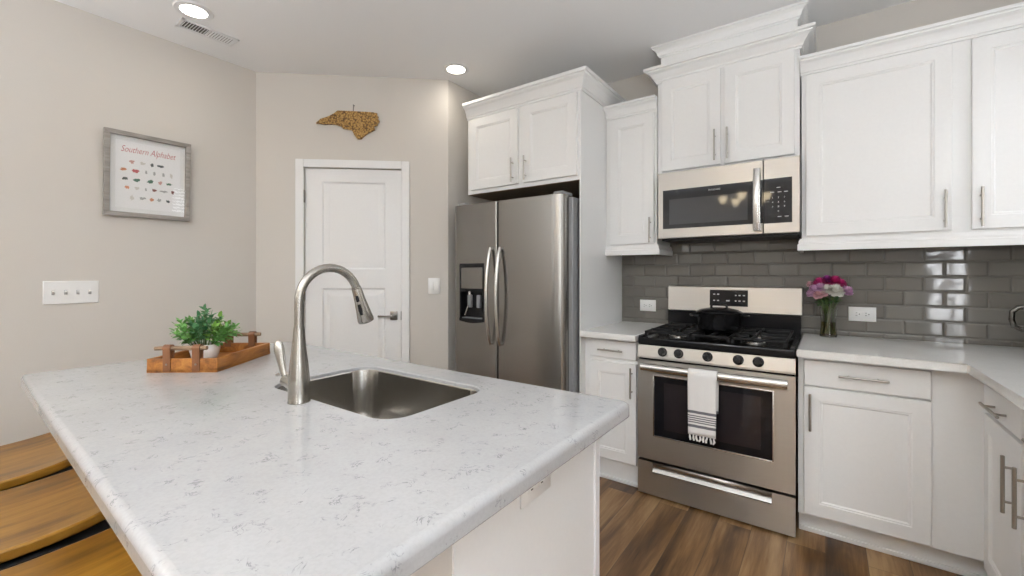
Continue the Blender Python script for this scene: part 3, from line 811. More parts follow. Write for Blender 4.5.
# ---- gas range
RX0, RX1, RY = -0.884, -0.117, 2.475
ra = thing('gas_range', 'stainless freestanding gas range with black cooktop', 'stove', (-0.5, 2.8, 0))
b = MB(); b.box(RX0 + 0.004, RX1 - 0.004, RY + 0.03, BACK - 0.02, 0.03, 0.885, 0.002)
for x in (RX0 + 0.05, RX1 - 0.05):
    for y in (RY + 0.1, BACK - 0.1): b.cyl((x, y, 0), (x, y, 0.035), 0.018, 12)
b.build('case', M['black'], ra)
F = FY(RY + 0.03)
b = MB(F)
def drawer_front(b, x0, x1, z0, z1, th, sl):
    sx0, sx1, sz0, sz1 = sl
    for a in ((x0, sx0, z0, z1), (sx1, x1, z0, z1), (sx0, sx1, z0, sz0), (sx0, sx1, sz1, z1)): b.box(a[0], a[1], 0, th, a[2], a[3])
drawer_front(b, RX0, RX1, 0.012, 0.199, 0.03, (-0.80, -0.215, 0.138, 0.176))
dw = b.build('storage_drawer', M['steel'], ra)
b = MB(F); b.box(-0.80, -0.215, 0.001, 0.006, 0.138, 0.176); 
b.loft([[(-0.80, 0.006, 0.139), (-0.80, 0.030, 0.140), (-0.80, 0.033, 0.146), (-0.80, 0.012, 0.172), (-0.80, 0.006, 0.173)], [(-0.215, 0.006, 0.139), (-0.215, 0.030, 0.140), (-0.215, 0.033, 0.146), (-0.215, 0.012, 0.172), (-0.215, 0.006, 0.173)]])
b.build('finger_pull', M['lsteel'], dw)
OW = (-0.79, -0.212, 0.355, 0.692)
b = MB(F)
drawer_front(b, RX0, RX1, 0.214, 0.778, 0.032, OW)
od = b.build('oven_door', M['steel'], ra)
b = MB(F); b.box(OW[0], OW[1], 0.004, 0.030, OW[2], OW[3]); og = b.build('window_glass', M['bglass'], od)
b = MB(F); b.box(-0.735, -0.262, 0.030, 0.0305, 0.395, 0.66); b.build('inner_window', M['bwin'], og)
b = MB(F)
for a in ((OW[0] - 0.006, OW[0], OW[2] - 0.006, OW[3] + 0.006), (OW[1], OW[1] + 0.006, OW[2] - 0.006, OW[3] + 0.006), (OW[0], OW[1], OW[3], OW[3] + 0.006), (OW[0], OW[1], OW[2] - 0.006, OW[2])): b.box(a[0], a[1], 0.026, 0.0345, a[2], a[3], 0.001)
b.build('window_trim', M['lsteel'], od)
HZ, HY = 0.742, 0.068
b = MB(F)
n = 20; hpts = []
for i in range(n + 1):
    k = i / n; x = RX0 + 0.03 + k * (RX1 - RX0 - 0.06); bow = 0.014 * math.sin(math.pi * k)
    hpts.append((x, HY - 0.006 + bow * 0.6, HZ))
b.tube(hpts, 0.023, 16, flat=0.8, up=(0, 0, 1))
for x in (RX0 + 0.045, RX1 - 0.045): b.box(x - 0.014, x + 0.014, 0.03, HY, HZ - 0.014, HZ + 0.014, 0.004)
b.build('handle', M['lsteel'], od)
b = MB(F); b.box(RX0 + 0.004, RX1 - 0.004, -0.01, 0.02, 0.779, 0.789); b.build('vent_gap', M['black'], ra)
b = MB(); b.prism([(RY + 0.03, 0.79), (RY - 0.008, 0.79), (RY - 0.008, 0.80), (RY + 0.004, 0.862), (RY + 0.03, 0.862)], RX0, RX1, 'x'); b.build('control_panel', M['steel'], ra)
for x in (-0.742, -0.655, -0.507, -0.361, -0.272):
    n_ = Vector((0, -1, 0.19)).normalized(); p = Vector((x, RY - 0.002, 0.832))
    b = MB(); b.tube([p, p + n_ * 0.006, p + n_ * 0.007, p + n_ * 0.026, p + n_ * 0.029], [0.0255, 0.0255, 0.0215, 0.0195, 0.0165], 20, up=(1, 0, 0))
    u = Vector((1, 0, 0)); vv = n_.cross(u).normalized()
    kb = b.build('knob', M['black'], ra)
    q = p + n_ * 0.028; b = MB(Matrix(((u.x, n_.x, vv.x, q.x), (u.y, n_.y, vv.y, q.y), (u.z, n_.z, vv.z, q.z), (0, 0, 0, 1)))); b.box(-0.0035, 0.0035, -0.006, 0.008, -0.018, 0.018, 0.002); b.build('knob_grip', M['black'], kb)
# cooktop
b = MB()
b.box(RX0, RX1, RY - 0.002, BACK - 0.10, 0.863, 0.906, 0.008)
b.box(RX0, RX0 + 0.025, RY + 0.01, BACK - 0.10, 0.90, 0.915, 0.004); b.box(RX1 - 0.025, RX1, RY + 0.01, BACK - 0.10, 0.90, 0.915, 0.004)
b.build('cooktop', M['black'], ra)
BURN = [(-0.70, 2.63), (-0.70, 2.91), (-0.305, 2.63), (-0.305, 2.91), (-0.503, 2.77)]
for (x, y) in BURN:
    bu = MB().lathe([(0.05, 0.9065), (0.05, 0.912), (0.042, 0.916), (0.0, 0.916)], (x, y), 24).build('burner', M['lsteel'], ra)
    MB().lathe([(0.034, 0.9165), (0.036, 0.922), (0.03, 0.926), (0.0, 0.927)], (x, y), 24).build('burner_cap', M['iron'], bu)
def grate(x0, x1, y0, y1, cs):
    b = MB(); h0, h1, w = 0.929, 0.941, 0.011
    b.box(x0, x1, y0, y0 + w, h0, h1, 0.002); b.box(x0, x1, y1 - w, y1, h0, h1, 0.002)
    b.box(x0, x0 + w, y0, y1, h0, h1, 0.002); b.box(x1 - w, x1, y0, y1, h0, h1, 0.002)
    if len(cs) > 1: b.box(x0, x1, (y0 + y1) / 2 - w / 2, (y0 + y1) / 2 + w / 2, h0, h1, 0.002)
    for cx, cy in cs:
        gap = 0.028; ylo = y0 if cy < (y0 + y1) / 2 - 0.01 or len(cs) == 1 else (y0 + y1) / 2; yhi = y1 if cy > (y0 + y1) / 2 + 0.01 or len(cs) == 1 else (y0 + y1) / 2
        b.box(x0, cx - gap, cy - w / 2, cy + w / 2, h0, h1 + 0.003, 0.002); b.box(cx + gap, x1, cy - w / 2, cy + w / 2, h0, h1 + 0.003, 0.002)
        b.box(cx - w / 2, cx + w / 2, ylo, cy - gap, h0, h1 + 0.003, 0.002); b.box(cx - w / 2, cx + w / 2, cy + gap, yhi, h0, h1 + 0.003, 0.002)
    for x in (x0 + 0.008, x1 - 0.008):
        for y in (y0 + 0.008, (y0 + y1) / 2, y1 - 0.008): b.box(x - 0.008, x + 0.008, y - 0.008, y + 0.008, 0.907, h0 + 0.003, 0.002)
    return b
for x0, x1, cs in ((-0.855, -0.605, BURN[0:2]), (-0.600, -0.406, BURN[4:5]), (-0.401, -0.151, BURN[2:4])):
    grate(x0, x1, RY + 0.03, BACK - 0.125, cs).build('grate', M['iron'], ra)
# backguard
b = MB(); b.box(RX0 + 0.002, RX1 - 0.002, 3.062, BACK - 0.012, 0.88, 1.03, 0.002); b.build('backguard', M['black'], ra)
b = MB(); b.prism([(3.065, 1.022), (3.045, 1.03), (3.055, 1.185), (3.065, 1.191), (BACK - 0.012, 1.191), (BACK - 0.012, 1.022)], RX0 + 0.008, RX1 + 0.004, 'x'); bg = b.build('backguard_panel', M['steel'], ra)
b = MB(); b.prism([(3.05, 1.066), (3.044, 1.066), (3.050, 1.168), (3.056, 1.168)], -0.612, -0.392, 'x'); ck = b.build('clock_display', M['bglass'], bg)
for (x, z, w_) in ((-0.585, 1.14, 0.012), (-0.562, 1.14, 0.012), (-0.585, 1.1, 0.010), (-0.562, 1.1, 0.012), (-0.46, 1.135, 0.009), (-0.438, 1.135, 0.012), (-0.414, 1.135, 0.012), (-0.46, 1.10, 0.009), (-0.438, 1.10, 0.012), (-0.414, 1.10, 0.012), (-0.505, 1.10, 0.020)):
    y = 3.0455 + (z - 1.066) * 0.0588 - 0.003
    MB().box(x - w_ / 2, x + w_ / 2, y, y + 0.002, z - 0.0035, z + 0.0035).build('display_marking', M['ink'], ck)

# ---- microwave
mw = thing('microwave', 'stainless over-the-range microwave under the crowned cabinet', 'microwave', (-0.49, 2.95, 1.495))
MY = 2.79; MZ0, MZ1 = 1.494, 1.902
b = MB(); b.box(-0.864, -0.112, MY + 0.034, BACK - 0.012, MZ0, MZ1 + 0.006, 0.003); b.build('case', M['fside'], mw)
b = MB(); b.box(-0.85, -0.125, MY + 0.03, BACK - 0.05, MZ0 - 0.014, MZ0); b.build('vent_grille', M['slot'], mw)
F = FY(MY + 0.034); DX = -0.283
b = MB(F); b.slab(-0.866, DX - 0.001, MZ0, MZ1 + 0.004, 0.035, 0.003); md = b.build('door', M['steel'], mw)
b = MB(F); b.slab(-0.835, DX - 0.001, 1.553, 1.795, 0.0365, 0.001); mg = b.build('door_glass', M['bglass'], md)
b = MB(F); b.box(-0.795, -0.36, 0.0365, 0.037, 1.578, 1.735); b.build('window_screen', M['mwin'], mg)
b = MB(); b.text('FRIGIDAIRE', 0.013, (-0.535, MY - 0.003, 1.770), (1, 0, 0), (0, 0, 1), (0, -1, 0)); b.build('lettering', M['ink'], mg)
b = MB(F)
n = 14; hp_ = []
for i in range(n + 1):
    k = i / n; hp_.append((-0.312, 0.055 + 0.024 * math.sin(math.pi * k), 1.515 + 0.345 * k))
b.tube(hp_, 0.0185, 14, flat=0.45, up=(1, 0, 0))
for z in (1.53, 1.845): b.box(-0.326, -0.298, 0.03, 0.058, z - 0.012, z + 0.012, 0.003)
b.build('handle', M['lsteel'], md)
b = MB(F); b.slab(DX + 0.001, -0.112, MZ0, MZ1 + 0.004, 0.035, 0.003); mp = b.build('control_panel', M['steel'], mw)
b = MB(F); b.slab(DX + 0.001, -0.147, 1.55, 1.797, 0.0365, 0.001); kp = b.build('keypad', M['bglass'], mp)
for r, row in enumerate(('1 2 3', '4 5 6', '7 8 9', '0')):
    for cidx, ch in enumerate(row.split()):
        MB().text(ch, 0.013, (-0.238 + (cidx + (1 if ch == '0' else 0)) * 0.028, MY - 0.003, 1.69 - r * 0.025), (1, 0, 0), (0, 0, 1), (0, -1, 0)).build('key_digit', M['ink'], kp)
for z, xs in ((1.745, (-0.21,)), (1.72, (-0.24, -0.205, -0.175)), (1.585, (-0.205, -0.172))):
    for x in xs: MB().box(x - 0.009, x + 0.009, MY - 0.0032, MY - 0.0024, z - 0.002, z + 0.002).build('key_marking', M['ink'], kp)

# ================================================================== LIGHT FITTINGS
def can(x, y, label):
    t = thing('recessed_light', label, 'ceiling light', (x, y, CEIL), group='recessed ceiling lights')
    MB().lathe([(0.062, CEIL - 0.001), (0.064, CEIL - 0.006), (0.09, CEIL - 0.006), (0.095, CEIL - 0.001)], (x, y), 40).build('trim_ring', M['trim'], t)
    MB().lathe([(0.063, CEIL - 0.001), (0.063, CEIL - 0.0045), (0.0, CEIL - 0.0045)], (x, y), 40).build('lens', M['lens'], t)
    ld = bpy.data.lights.new('lamp', 'SPOT'); ld.energy = 2; ld.color = (1, 0.9, 0.76); ld.spot_size = math.radians(150); ld.spot_blend = 0.8; ld.shadow_soft_size = 0.06
    lo = bpy.data.objects.new('lamp', ld); C.objects.link(lo); lo.parent = t; lo.location = (0, 0, -0.02)
can(-2.86, 0.93, 'recessed ceiling light beside the vent, nearer the framed print')
can(-2.15, 2.295, 'recessed ceiling light above the corner between pantry door and fridge cabinet')
def drum(x, y, lab):  # unseen lamps added to light the range wall softly from above
    t = thing('added_flush_light', lab, 'ceiling light', (x, y, CEIL), group='unseen drum lights added behind the view')
    MB().lathe([(0.0, CEIL - 0.001), (0.20, CEIL - 0.001), (0.20, CEIL - 0.018), (0.0, CEIL - 0.018)], (x, y), 32).build('canopy', M['trim'], t)
    MB().lathe([(0.0, CEIL - 0.02), (0.24, CEIL - 0.02), (0.245, CEIL - 0.03), (0.245, CEIL - 0.125), (0.235, CEIL - 0.135), (0.0, CEIL - 0.14)], (x, y), 40).build('lamp_shade', M['drum'], t)
for x, y in ((-2.3, -0.9), (0.25, -0.9), (2.2, -1.2)): drum(x, y, 'white drum ceiling light added unseen over the living side')

vt = thing('ceiling_vent', 'white ceiling air vent with two louvre banks beside the recessed light', 'vent', (-3.045, 1.07, CEIL))
b = MB()
vx0, vx1, vy0, vy1 = -3.108, -2.985, 0.915, 1.215
for a in ((vx0, vx0 + 0.018, vy0, vy1), (vx1 - 0.018, vx1, vy0, vy1), (vx0, vx1, vy0, vy0 + 0.018), (vx0, vx1, vy1 - 0.018, vy1), (vx0, vx1, 1.058, 1.07)): b.box(a[0], a[1], a[2], a[3], CEIL - 0.008, CEIL - 0.0005, 0.002)
b.build('frame', M['trim'], vt)
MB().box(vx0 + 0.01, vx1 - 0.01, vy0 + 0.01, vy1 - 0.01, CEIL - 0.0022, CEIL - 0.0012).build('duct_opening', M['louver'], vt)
for y0, y1, ang in ((0.93, 1.058, 35), (1.07, 1.20, -35)):
    b = MB()
    for i in range(9):
        yy = y0 + 0.008 + i * (y1 - y0 - 0.016) / 8
        q = MB(Matrix.Translation((0, yy, CEIL - 0.006)) @ Matrix.Rotation(math.radians(ang), 4, 'X'))
        q.box(vx0 + 0.012, vx1 - 0.012, -0.0045, 0.0045, -0.0006, 0.0006)
        me = bpy.data.meshes.new('tmp'); q.bm.to_mesh(me); q.bm.free(); b.bm.from_mesh(me); bpy.data.meshes.remove(me)
    b.build('louvers', M['trim'], vt)

def uplight(parent, loc, e):
    d = bpy.data.lights.new('lamp', 'SPOT'); d.energy = e; d.color = (0.88, 0.94, 1.0); d.spot_size = math.radians(165); d.spot_blend = 0.6; d.shadow_soft_size = 0.06
    o = bpy.data.objects.new('lamp', d); C.objects.link(o); o.parent = parent; o.location = loc; o.rotation_euler = (math.pi, 0, 0)
def added_torchiere(x, y, lab, k=3.0):  # unseen uplights added to brighten the ceiling and cabinets
    t = thing('added_floor_lamp', lab, 'floor lamp', (x, y, 0), group='added uplights, unseen behind the view')
    MB().lathe([(0.0, 0.0), (0.14, 0.0), (0.14, 0.015), (0.02, 0.03), (0.0, 0.03)], (x, y), 28).build('base', M['bronze'], t)
    MB().cyl((x, y, 0.025), (x, y, 1.36), 0.012).build('pole', M['bronze'], t)
    sh = MB().lathe([(0.0, 1.35), (0.05, 1.355), (0.15, 1.41), (0.18, 1.45), (0.174, 1.45), (0.145, 1.418), (0.05, 1.365), (0.0, 1.362)], (x, y), 32).build('lamp_shade', M['ceramic'], t)
    uplight(sh, (0, 0, 1.43), UP * k)
added_torchiere(0.9, 0.0, 'uplight floor lamp added unseen behind the view, near the kitchen wall end', 3.0)
added_torchiere(-3.0, -1.5, 'uplight floor lamp added unseen behind the view, by the left wall', 1.0)
added_torchiere(-2.4, -2.0, 'uplight floor lamp added unseen behind the view, at the left of the rear wall', 1.5)
added_torchiere(0.6, -1.6, 'uplight floor lamp added unseen behind the view, in the middle of the rear wall', 2.0)
added_torchiere(2.6, -2.0, 'uplight floor lamp added unseen behind the view, right of the glazed door', 1.5)
# chandelier of the dining side: behind the camera, seen mirrored in the microwave glass
chx, chy = -0.92, -1.35
ch = thing('chandelier', 'five-arm dark chandelier with bell glass shades, seen only as a reflection', 'chandelier', (chx, chy, CEIL))
b = MB(); b.lathe([(0.06, CEIL), (0.06, CEIL - 0.02), (0.01, CEIL - 0.03), (0.008, 2.3), (0.03, 2.26), (0.035, 2.2), (0.015, 2.12), (0.0, 2.1)], (chx, chy), 16)
b.build('stem', M['bronze'], ch)
for i in range(5):
    a = math.radians(20 + 72 * i); dx, dy = math.cos(a), math.sin(a)
    b = MB(); b.tube([(chx + dx * r, chy + dy * r, z) for r, z in ((0.02, 2.2), (0.10, 2.14), (0.2, 2.13), (0.27, 2.19), (0.29, 2.28))], 0.008, 8)
    ar = b.build('arm', M['bronze'], ch)
    cx_, cy_ = chx + dx * 0.29, chy + dy * 0.29
    MB().lathe([(0.02, 2.285), (0.035, 2.30), (0.042, 2.33), (0.065, 2.37), (0.06, 2.372), (0.038, 2.333), (0.03, 2.303), (0.0, 2.29)], (cx_, cy_), 16).build('lamp_shade', M['bulb'], ar)
    uplight(ar, (cx_ - chx, cy_ - chy, 2.36 - CEIL), UP)

# ================================================================== WALL PIECES
# framed print
pf = thing('framed_print', 'grey-framed nursery print with a red script title on the left wall', 'picture', (LWX, 0.855, 1.86))
pm = frame_m((LWX + 0.002, 0, 0), (0, 1, 0), (1, 0, 0)) 
pm = pm @ Matrix.Translation((0, 0, 1.61)) @ Matrix.Rotation(math.radians(2.5), 4, 'X').inverted() @ Matrix.Translation((0, 0, -1.61))
px0, px1, pz0, pz1 = 0.648, 1.062, 1.61, 2.105
b = MB(pm); e = 0.026
for poly in ([(px0, pz0), (px1, pz0), (px1 - e, pz0 + e), (px0 + e, pz0 + e)], [(px1, pz0), (px1, pz1), (px1 - e, pz1 - e), (px1 - e, pz0 + e)], [(px1, pz1), (px0, pz1), (px0 + e, pz1 - e), (px1 - e, pz1 - e)], [(px0, pz1), (px0, pz0), (px0 + e, pz0 + e), (px0 + e, pz1 - e)]):
    b.prism(poly, 0.0, 0.028, 'y', bev=0.002)
b.build('frame', M['frame'], pf)
MB(pm).box(px0 + e, px1 - e, 0.004, 0.008, pz0 + e, pz1 - e).build('mat_board', M['ceramic'], pf)
ph = MB(pm).box(px0 + 0.052, px1 - 0.052, 0.008, 0.0095, pz0 + 0.052, pz1 - 0.052).build('print', M['paper'], pf)
b = MB(pm); b.text('Southern Alphabet', 0.052, (0.852, 0.0097, 2.005), (1, 0, 0), (0, 0, 1), (0, 1, 0), shear=0.35, ext=0.0003, sx=0.66, thin=-0.0005); b.build('lettering', M['red'], ph)
inkc = dict(r=(0.52, 0.12, 0.12), o=(0.60, 0.26, 0.14), d=(0.10, 0.12, 0.12), g=(0.10, 0.20, 0.14), p=(0.66, 0.64, 0.60), k=(0.42, 0.43, 0.42), b=(0.22, 0.09, 0.08), f=(0.60, 0.36, 0.32))
INK = {k: plain('ink_' + n_, inkc[k], 0.7) for k, n_ in zip('rodgpkbf', ('red', 'orange', 'charcoal', 'green', 'cream', 'grey', 'brown', 'pink'))}
def blot(cx, cz, w_, h_, m, seed):
    rng = random.Random(seed); n = 14
    pts = []
    for i in range(n):
        a = 2 * math.pi * i / n; r = rng.uniform(0.45, 1.0)
        pts.append((cx + w_ * r * math.cos(a), cz + h_ * r * math.sin(a)))
    return MB(pm).prism(pts, 0.0096, 0.0100, 'y')
rows = [(1.935, [('f', 0.773, .016, .014), ('p', 0.823, .015, .013), ('d', 0.868, .012, .014), ('d', 0.914, .024, .012)]),
        (1.885, [('o', 0.735, .019, .010), ('r', 0.79, .021, .015), ('k', 0.84, .008, .018), ('k', 0.88, .008, .018), ('k', 0.925, .009, .018), ('p', 0.965, .010, .018)]),
        (1.832, [('d', 0.742, .018, .012), ('g', 0.797, .021, .015), ('g', 0.86, .022, .016), ('f', 0.91, .014, .014), ('g', 0.955, .017, .010)]),
        (1.782, [('o', 0.752, .016, .013), ('p', 0.797, .015, .012), ('k', 0.84, .006, .014), ('b', 0.88, .016, .012), ('k', 0.928, .024, .008), ('b', 0.974, .010, .017)]),
        (1.725, [('p', 0.775, .012, .020), ('k', 0.823, .020, .013), ('o', 0.868, .013, .013), ('k', 0.905, .013, .013), ('d', 0.95, .014, .010)])]
sd = 1
for z, its in rows:
    for k, x, w_, h_ in its:
        blot(x, z, w_, h_, k, sd).build('pictogram', INK[k], ph, smooth=False); sd += 1
MB(pm).box(px0 + e, px1 - e, 0.018, 0.0195, pz0 + e, pz1 - e).build('glass', M['pane'], pf)

LWF = frame_m((LWX, 0, 0), (0, 1, 0), (1, 0, 0))
plate_thing('light_switch', 'white four-gang toggle switch plate on the left wall below the framed print', 'light switch', LWF, 0.414, 0.632, 1.108, 1.232, 'toggle')
plate_thing('light_switch', 'white double rocker switch plate right of the pantry door', 'light switch', PW, 1.235, 1.322, 1.12, 1.24, 'rocker')
TF = FY(BACK - 0.008)
plate_thing('electrical_outlet', 'white double outlet on the tile left of the range', 'outlet', TF, -1.109, -0.993, 1.0, 1.082, 'outlet')
plate_thing('electrical_outlet', 'white double outlet on the tile right of the flower vase', 'outlet', TF, 0.106, 0.228, 1.003, 1.083, 'outlet')

# wooden state-outline plaque over the pantry door
nc = [(0.424, 2.376), (0.458, 2.408), (0.519, 2.428), (0.549, 2.448), (0.578, 2.473), (0.696, 2.471), (0.78, 2.470), (0.835, 2.468), (0.862, 2.462), (0.858, 2.448), (0.872, 2.436), (0.862, 2.424), (0.880, 2.404), (0.866, 2.392), (0.862, 2.372), (0.836, 2.366), (0.846, 2.340), (0.801, 2.318), (0.764, 2.293), (0.748, 2.269), (0.719, 2.268), (0.696, 2.299), (0.68, 2.335), (0.617, 2.342), (0.601, 2.363), (0.552, 2.375), (0.487, 2.369)]
t = thing('wall_plaque', 'brown wooden plaque cut in a state outline above the pantry door', 'wall decor', PW @ Vector((0.66, 0, 2.37)))
MB(PW).prism(nc, 0.002, 0.022, 'y', bev=0.002).build('board', M['cork'], t, angle=30)
b = MB(PW); b.tube([(0.687, 0.006, 2.468), (0.687, 0.006, 2.50), (0.689, 0.006, 2.525), (0.697, 0.006, 2.515)], 0.0028, 8); b.cyl((0.689, 0, 2.52), (0.689, 0.014, 2.52), 0.004, 8); b.build('hook', M['bronze'], t)

# ================================================================== SMALL THINGS
# ---- saddle stools on the seating side
def make_stool():
    t = thing('counter_stool', 'x', 'stool', (0, 0, 0), local=True, group='counter stools at the island')
    b = MB(); nx, ny = 14, 18; hw, hd_ = 0.216, 0.23; TH = 0.03
    def top(u, v):   # scooped seat with raised ends
        bulge = 1 - 0.10 * abs(v) ** 3
        cr = 1 - 0.06 * abs(u) ** 4
        x = hw * u * bulge; y = hd_ * v * cr
        z = 0.653 - 0.020 * (1 - v * v) - 0.008 * (1 - u * u) + 0.006 * abs(v) ** 4
        return x, y, z
    grid = {}
    for layer, dz, k in ((0, 0.0, 1.0), (1, -TH, 0.985)):
        for i in range(nx + 1):
            for j in range(ny + 1):
                x, y, z = top(-1 + 2 * i / nx, -1 + 2 * j / ny)
                grid[layer, i, j] = b._v((x * k, y * k, z + dz))
    for layer in (0, 1):
        for i in range(nx):
            for j in range(ny): b.bm.faces.new((grid[layer, i, j], grid[layer, i + 1, j], grid[layer, i + 1, j + 1], grid[layer, i, j + 1]))
    def side(a, c): b.bm.faces.new((grid[0, *a], grid[0, *c], grid[1, *c], grid[1, *a]))
    for i in range(nx): side((i, 0), (i + 1, 0)); side((i, ny), (i + 1, ny))
    for j in range(ny): side((0, j), (0, j + 1)); side((nx, j), (nx, j + 1))
    st = b.build('seat', M['seat'], t, angle=40)
    bv = st.modifiers.new('soft_edge', 'BEVEL'); bv.width = 0.006; bv.segments = 3; bv.limit_method = 'ANGLE'; bv.angle_limit = math.radians(45)
    b = MB()
    for a in ((-0.222, 0.222, -0.205, -0.18), (-0.222, 0.222, 0.18, 0.205), (-0.222, -0.197, -0.18, 0.18), (0.197, 0.222, -0.18, 0.18)): b.box(a[0], a[1], a[2], a[3], 0.555, 0.594, 0.002)
    b.box(-0.197, 0.197, -0.18, 0.18, 0.586, 0.592)
    b.build('seat_frame', M['blackmetal'], t)
    for sx in (-1, 1):
        for sy in (-1, 1):
            b = MB(); b.tube([(sx * 0.206, sy * 0.188, 0.57), (sx * 0.214, sy * 0.2, 0.0)], 0.014, 10); b.build('leg', M['blackmetal'], t)
    for sy in (-1, 1):
        b = MB(); b.tube([(-0.211, sy * 0.196, 0.2), (0.211, sy * 0.196, 0.2)], 0.010, 8); b.build('foot_rail', M['blackmetal'], t)
    for sx in (-1, 1):
        b = MB(); b.tube([(sx * 0.211, -0.194, 0.26), (sx * 0.211, 0.194, 0.26)], 0.010, 8); b.build('foot_rail', M['blackmetal'], t)
    return t
stool = make_stool()
for i, (x, lab) in enumerate(((-2.265, 'honey oak saddle stool farthest along the island, by the left wall'), (-1.75, 'honey oak saddle stool in the middle of the three at the island'), (-1.225, 'honey oak saddle stool nearest the camera at the island'))):
    o = stool if i == 0 else copy_tree(stool)
    o.location = (x, 0.135, 0); o['label'] = lab

# ---- serving tray
A = Vector((-1.984, 0.501)); B = Vector((-1.788, 0.653))
ta = math.atan2(B.y - A.y, B.x - A.x); TW = (B - A).length; TL = 0.37
ty = Vector((-math.sin(ta), math.cos(ta)))
tr = thing('serving_tray', 'wooden serving tray with leather strap handles on the island', 'tray', (A.x, A.y, CT), ta, local=True)
b = MB(); th = 0.014; hh = 0.05
b.box(0, TW, 0, TL, 0.0, 0.010); b.box(0, TW, 0, th, 0.0, hh, 0.002); b.box(0, TW, TL - th, TL, 0.0, hh, 0.002); b.box(0, th, th, TL - th, 0, hh, 0.002); b.box(TW - th, TW, th, TL - th, 0, hh, 0.002)
b.build('tray_box', M['tray'], tr)
for y, o in ((0.007, -1), (TL - 0.007, 1)):
    b = MB(); b.tube([(0.025, y, 0.086), (0.06, y, 0.088), (0.13, y, 0.087), (TW - 0.055, y, 0.088), (TW - 0.04, y, 0.088)], [0.007, 0.008, 0.0085, 0.0085, 0.008], 12); dw_ = b.build('handle_bar', M['dowel'], tr)
    for x in (0.072, 0.175):
        b = MB()
        # strap: loop over the bar, both tails down the tray's outer and inner face
        ring = []
        for i in range(9):
            a = math.radians(-30 + 240 * i / 8); ring.append((y + 0.012 * math.cos(a), 0.087 + 0.012 * math.sin(a)))
        pth = [(y + 0.0095, 0.035), (y + 0.0095, 0.055)] + ring + [(y - 0.0095, 0.055), (y - 0.0095, 0.004)]
        if o > 0: pth = [(2 * y - p[0], p[1]) for p in pth]
        wdt = 0.013
        loops = []
        for i, p in enumerate(pth):
            q0 = Vector(pth[max(i - 1, 0)]); q1 = Vector(pth[min(i + 1, len(pth) - 1)]); dq = (q1 - q0).normalized(); nq = Vector((dq.y, -dq.x)) * 0.0018
            loops.append([(x - wdt, p[0] + nq.x, p[1] + nq.y), (x + wdt, p[0] + nq.x, p[1] + nq.y), (x + wdt, p[0] - nq.x, p[1] - nq.y), (x - wdt, p[0] - nq.x, p[1] - nq.y)])
        b.loft(loops); s_ = b.build('strap', M['strap'], tr)
        b = MB(); b.tube([(x, y + o * 0.0118, 0.03), (x, y + o * 0.0128, 0.03)], 0.004, 10); b.build('rivet', M['bronze'], s_)

# ---- potted plant in the tray
PX, PY, PZ = -2.012, 0.692, CT + 0.0102
pp = thing('potted_plant', 'small green leafy plant in a white pot standing in the tray', 'plant', (PX, PY, PZ))
MB().lathe([(0.0, PZ), (0.036, PZ), (0.043, PZ + 0.012), (0.052, PZ + 0.045), (0.054, PZ + 0.066), (0.053, PZ + 0.068), (0.050, PZ + 0.066), (0.047, PZ + 0.05), (0.0, PZ + 0.05)], (PX, PY), 32).build('pot', M['ceramic'], pp)
MB().lathe([(0.0, PZ + 0.054), (0.046, PZ + 0.053), (0.046, PZ + 0.0505), (0, PZ + 0.0505)], (PX, PY), 20).build('soil', M['soil'], pp)
def leaf(b, base, d, L, wd_, rng, fold=0.25):
    d = Vector(d).normalized(); side = d.cross(Vector((rng.uniform(-.4, .4), rng.uniform(-.4, .4), 1))).normalized(); up = side.cross(d)
    P = lambda k, s_, h: Vector(base) + d * L * k + side * wd_ * s_ + up * (h * L - fold * L * k * k)
    mid = [P(0, 0, 0), P(0.35, 0, 0.02), P(0.7, 0, 0.02), P(1, 0, -0.03)]
    lf = [P(0.3, 0.5, 0.06), P(0.7, 0.42, 0.05)]; rt = [P(0.3, -0.5, 0.06), P(0.7, -0.42, 0.05)]
    v = [b.bm.verts.new(b.M @ q) for q in mid + lf + rt]
    for f in ((0, 1, 4), (1, 2, 5, 4), (2, 3, 5), (0, 6, 1), (1, 6, 7, 2), (2, 7, 3)): b.bm.faces.new([v[i] for i in f])
def sprig(b, st, p0, p1, n, L, wd_, rng):
    p0 = Vector(p0); p1 = Vector(p1); mid = (p0 + p1) / 2 + Vector((rng.uniform(-.01, .01), rng.uniform(-.01, .01), 0.012))
    cur = lambda k: p0 * (1 - k) ** 2 + mid * 2 * k * (1 - k) + p1 * k * k
    st.tube([cur(i / 5) for i in range(6)], [0.0016] * 5 + [0.0008], 5)
    ax = (p1 - p0).normalized(); a0 = rng.uniform(0, 6)
    s1_ = ax.orthogonal().normalized(); s2_ = ax.cross(s1_)
    for i in range(n):
        k = 0.2 + 0.8 * (i + 0.5) / n
        a = a0 + i * 2.4
        dd = (s1_ * math.cos(a) + s2_ * math.sin(a)) * 1.0 + ax * (0.55 + 0.5 * k)
        leaf(b, cur(k), dd, L * rng.uniform(0.7, 1.1), wd_ * rng.uniform(0.8, 1.1), rng)
    leaf(b, p1, ax, L * 0.9, wd_, rng, 0.05)
rng = random.Random(3); stb = MB()
camR = Vector((0.811, 0.585, 0))          # the row of sprigs runs along the tray's short side
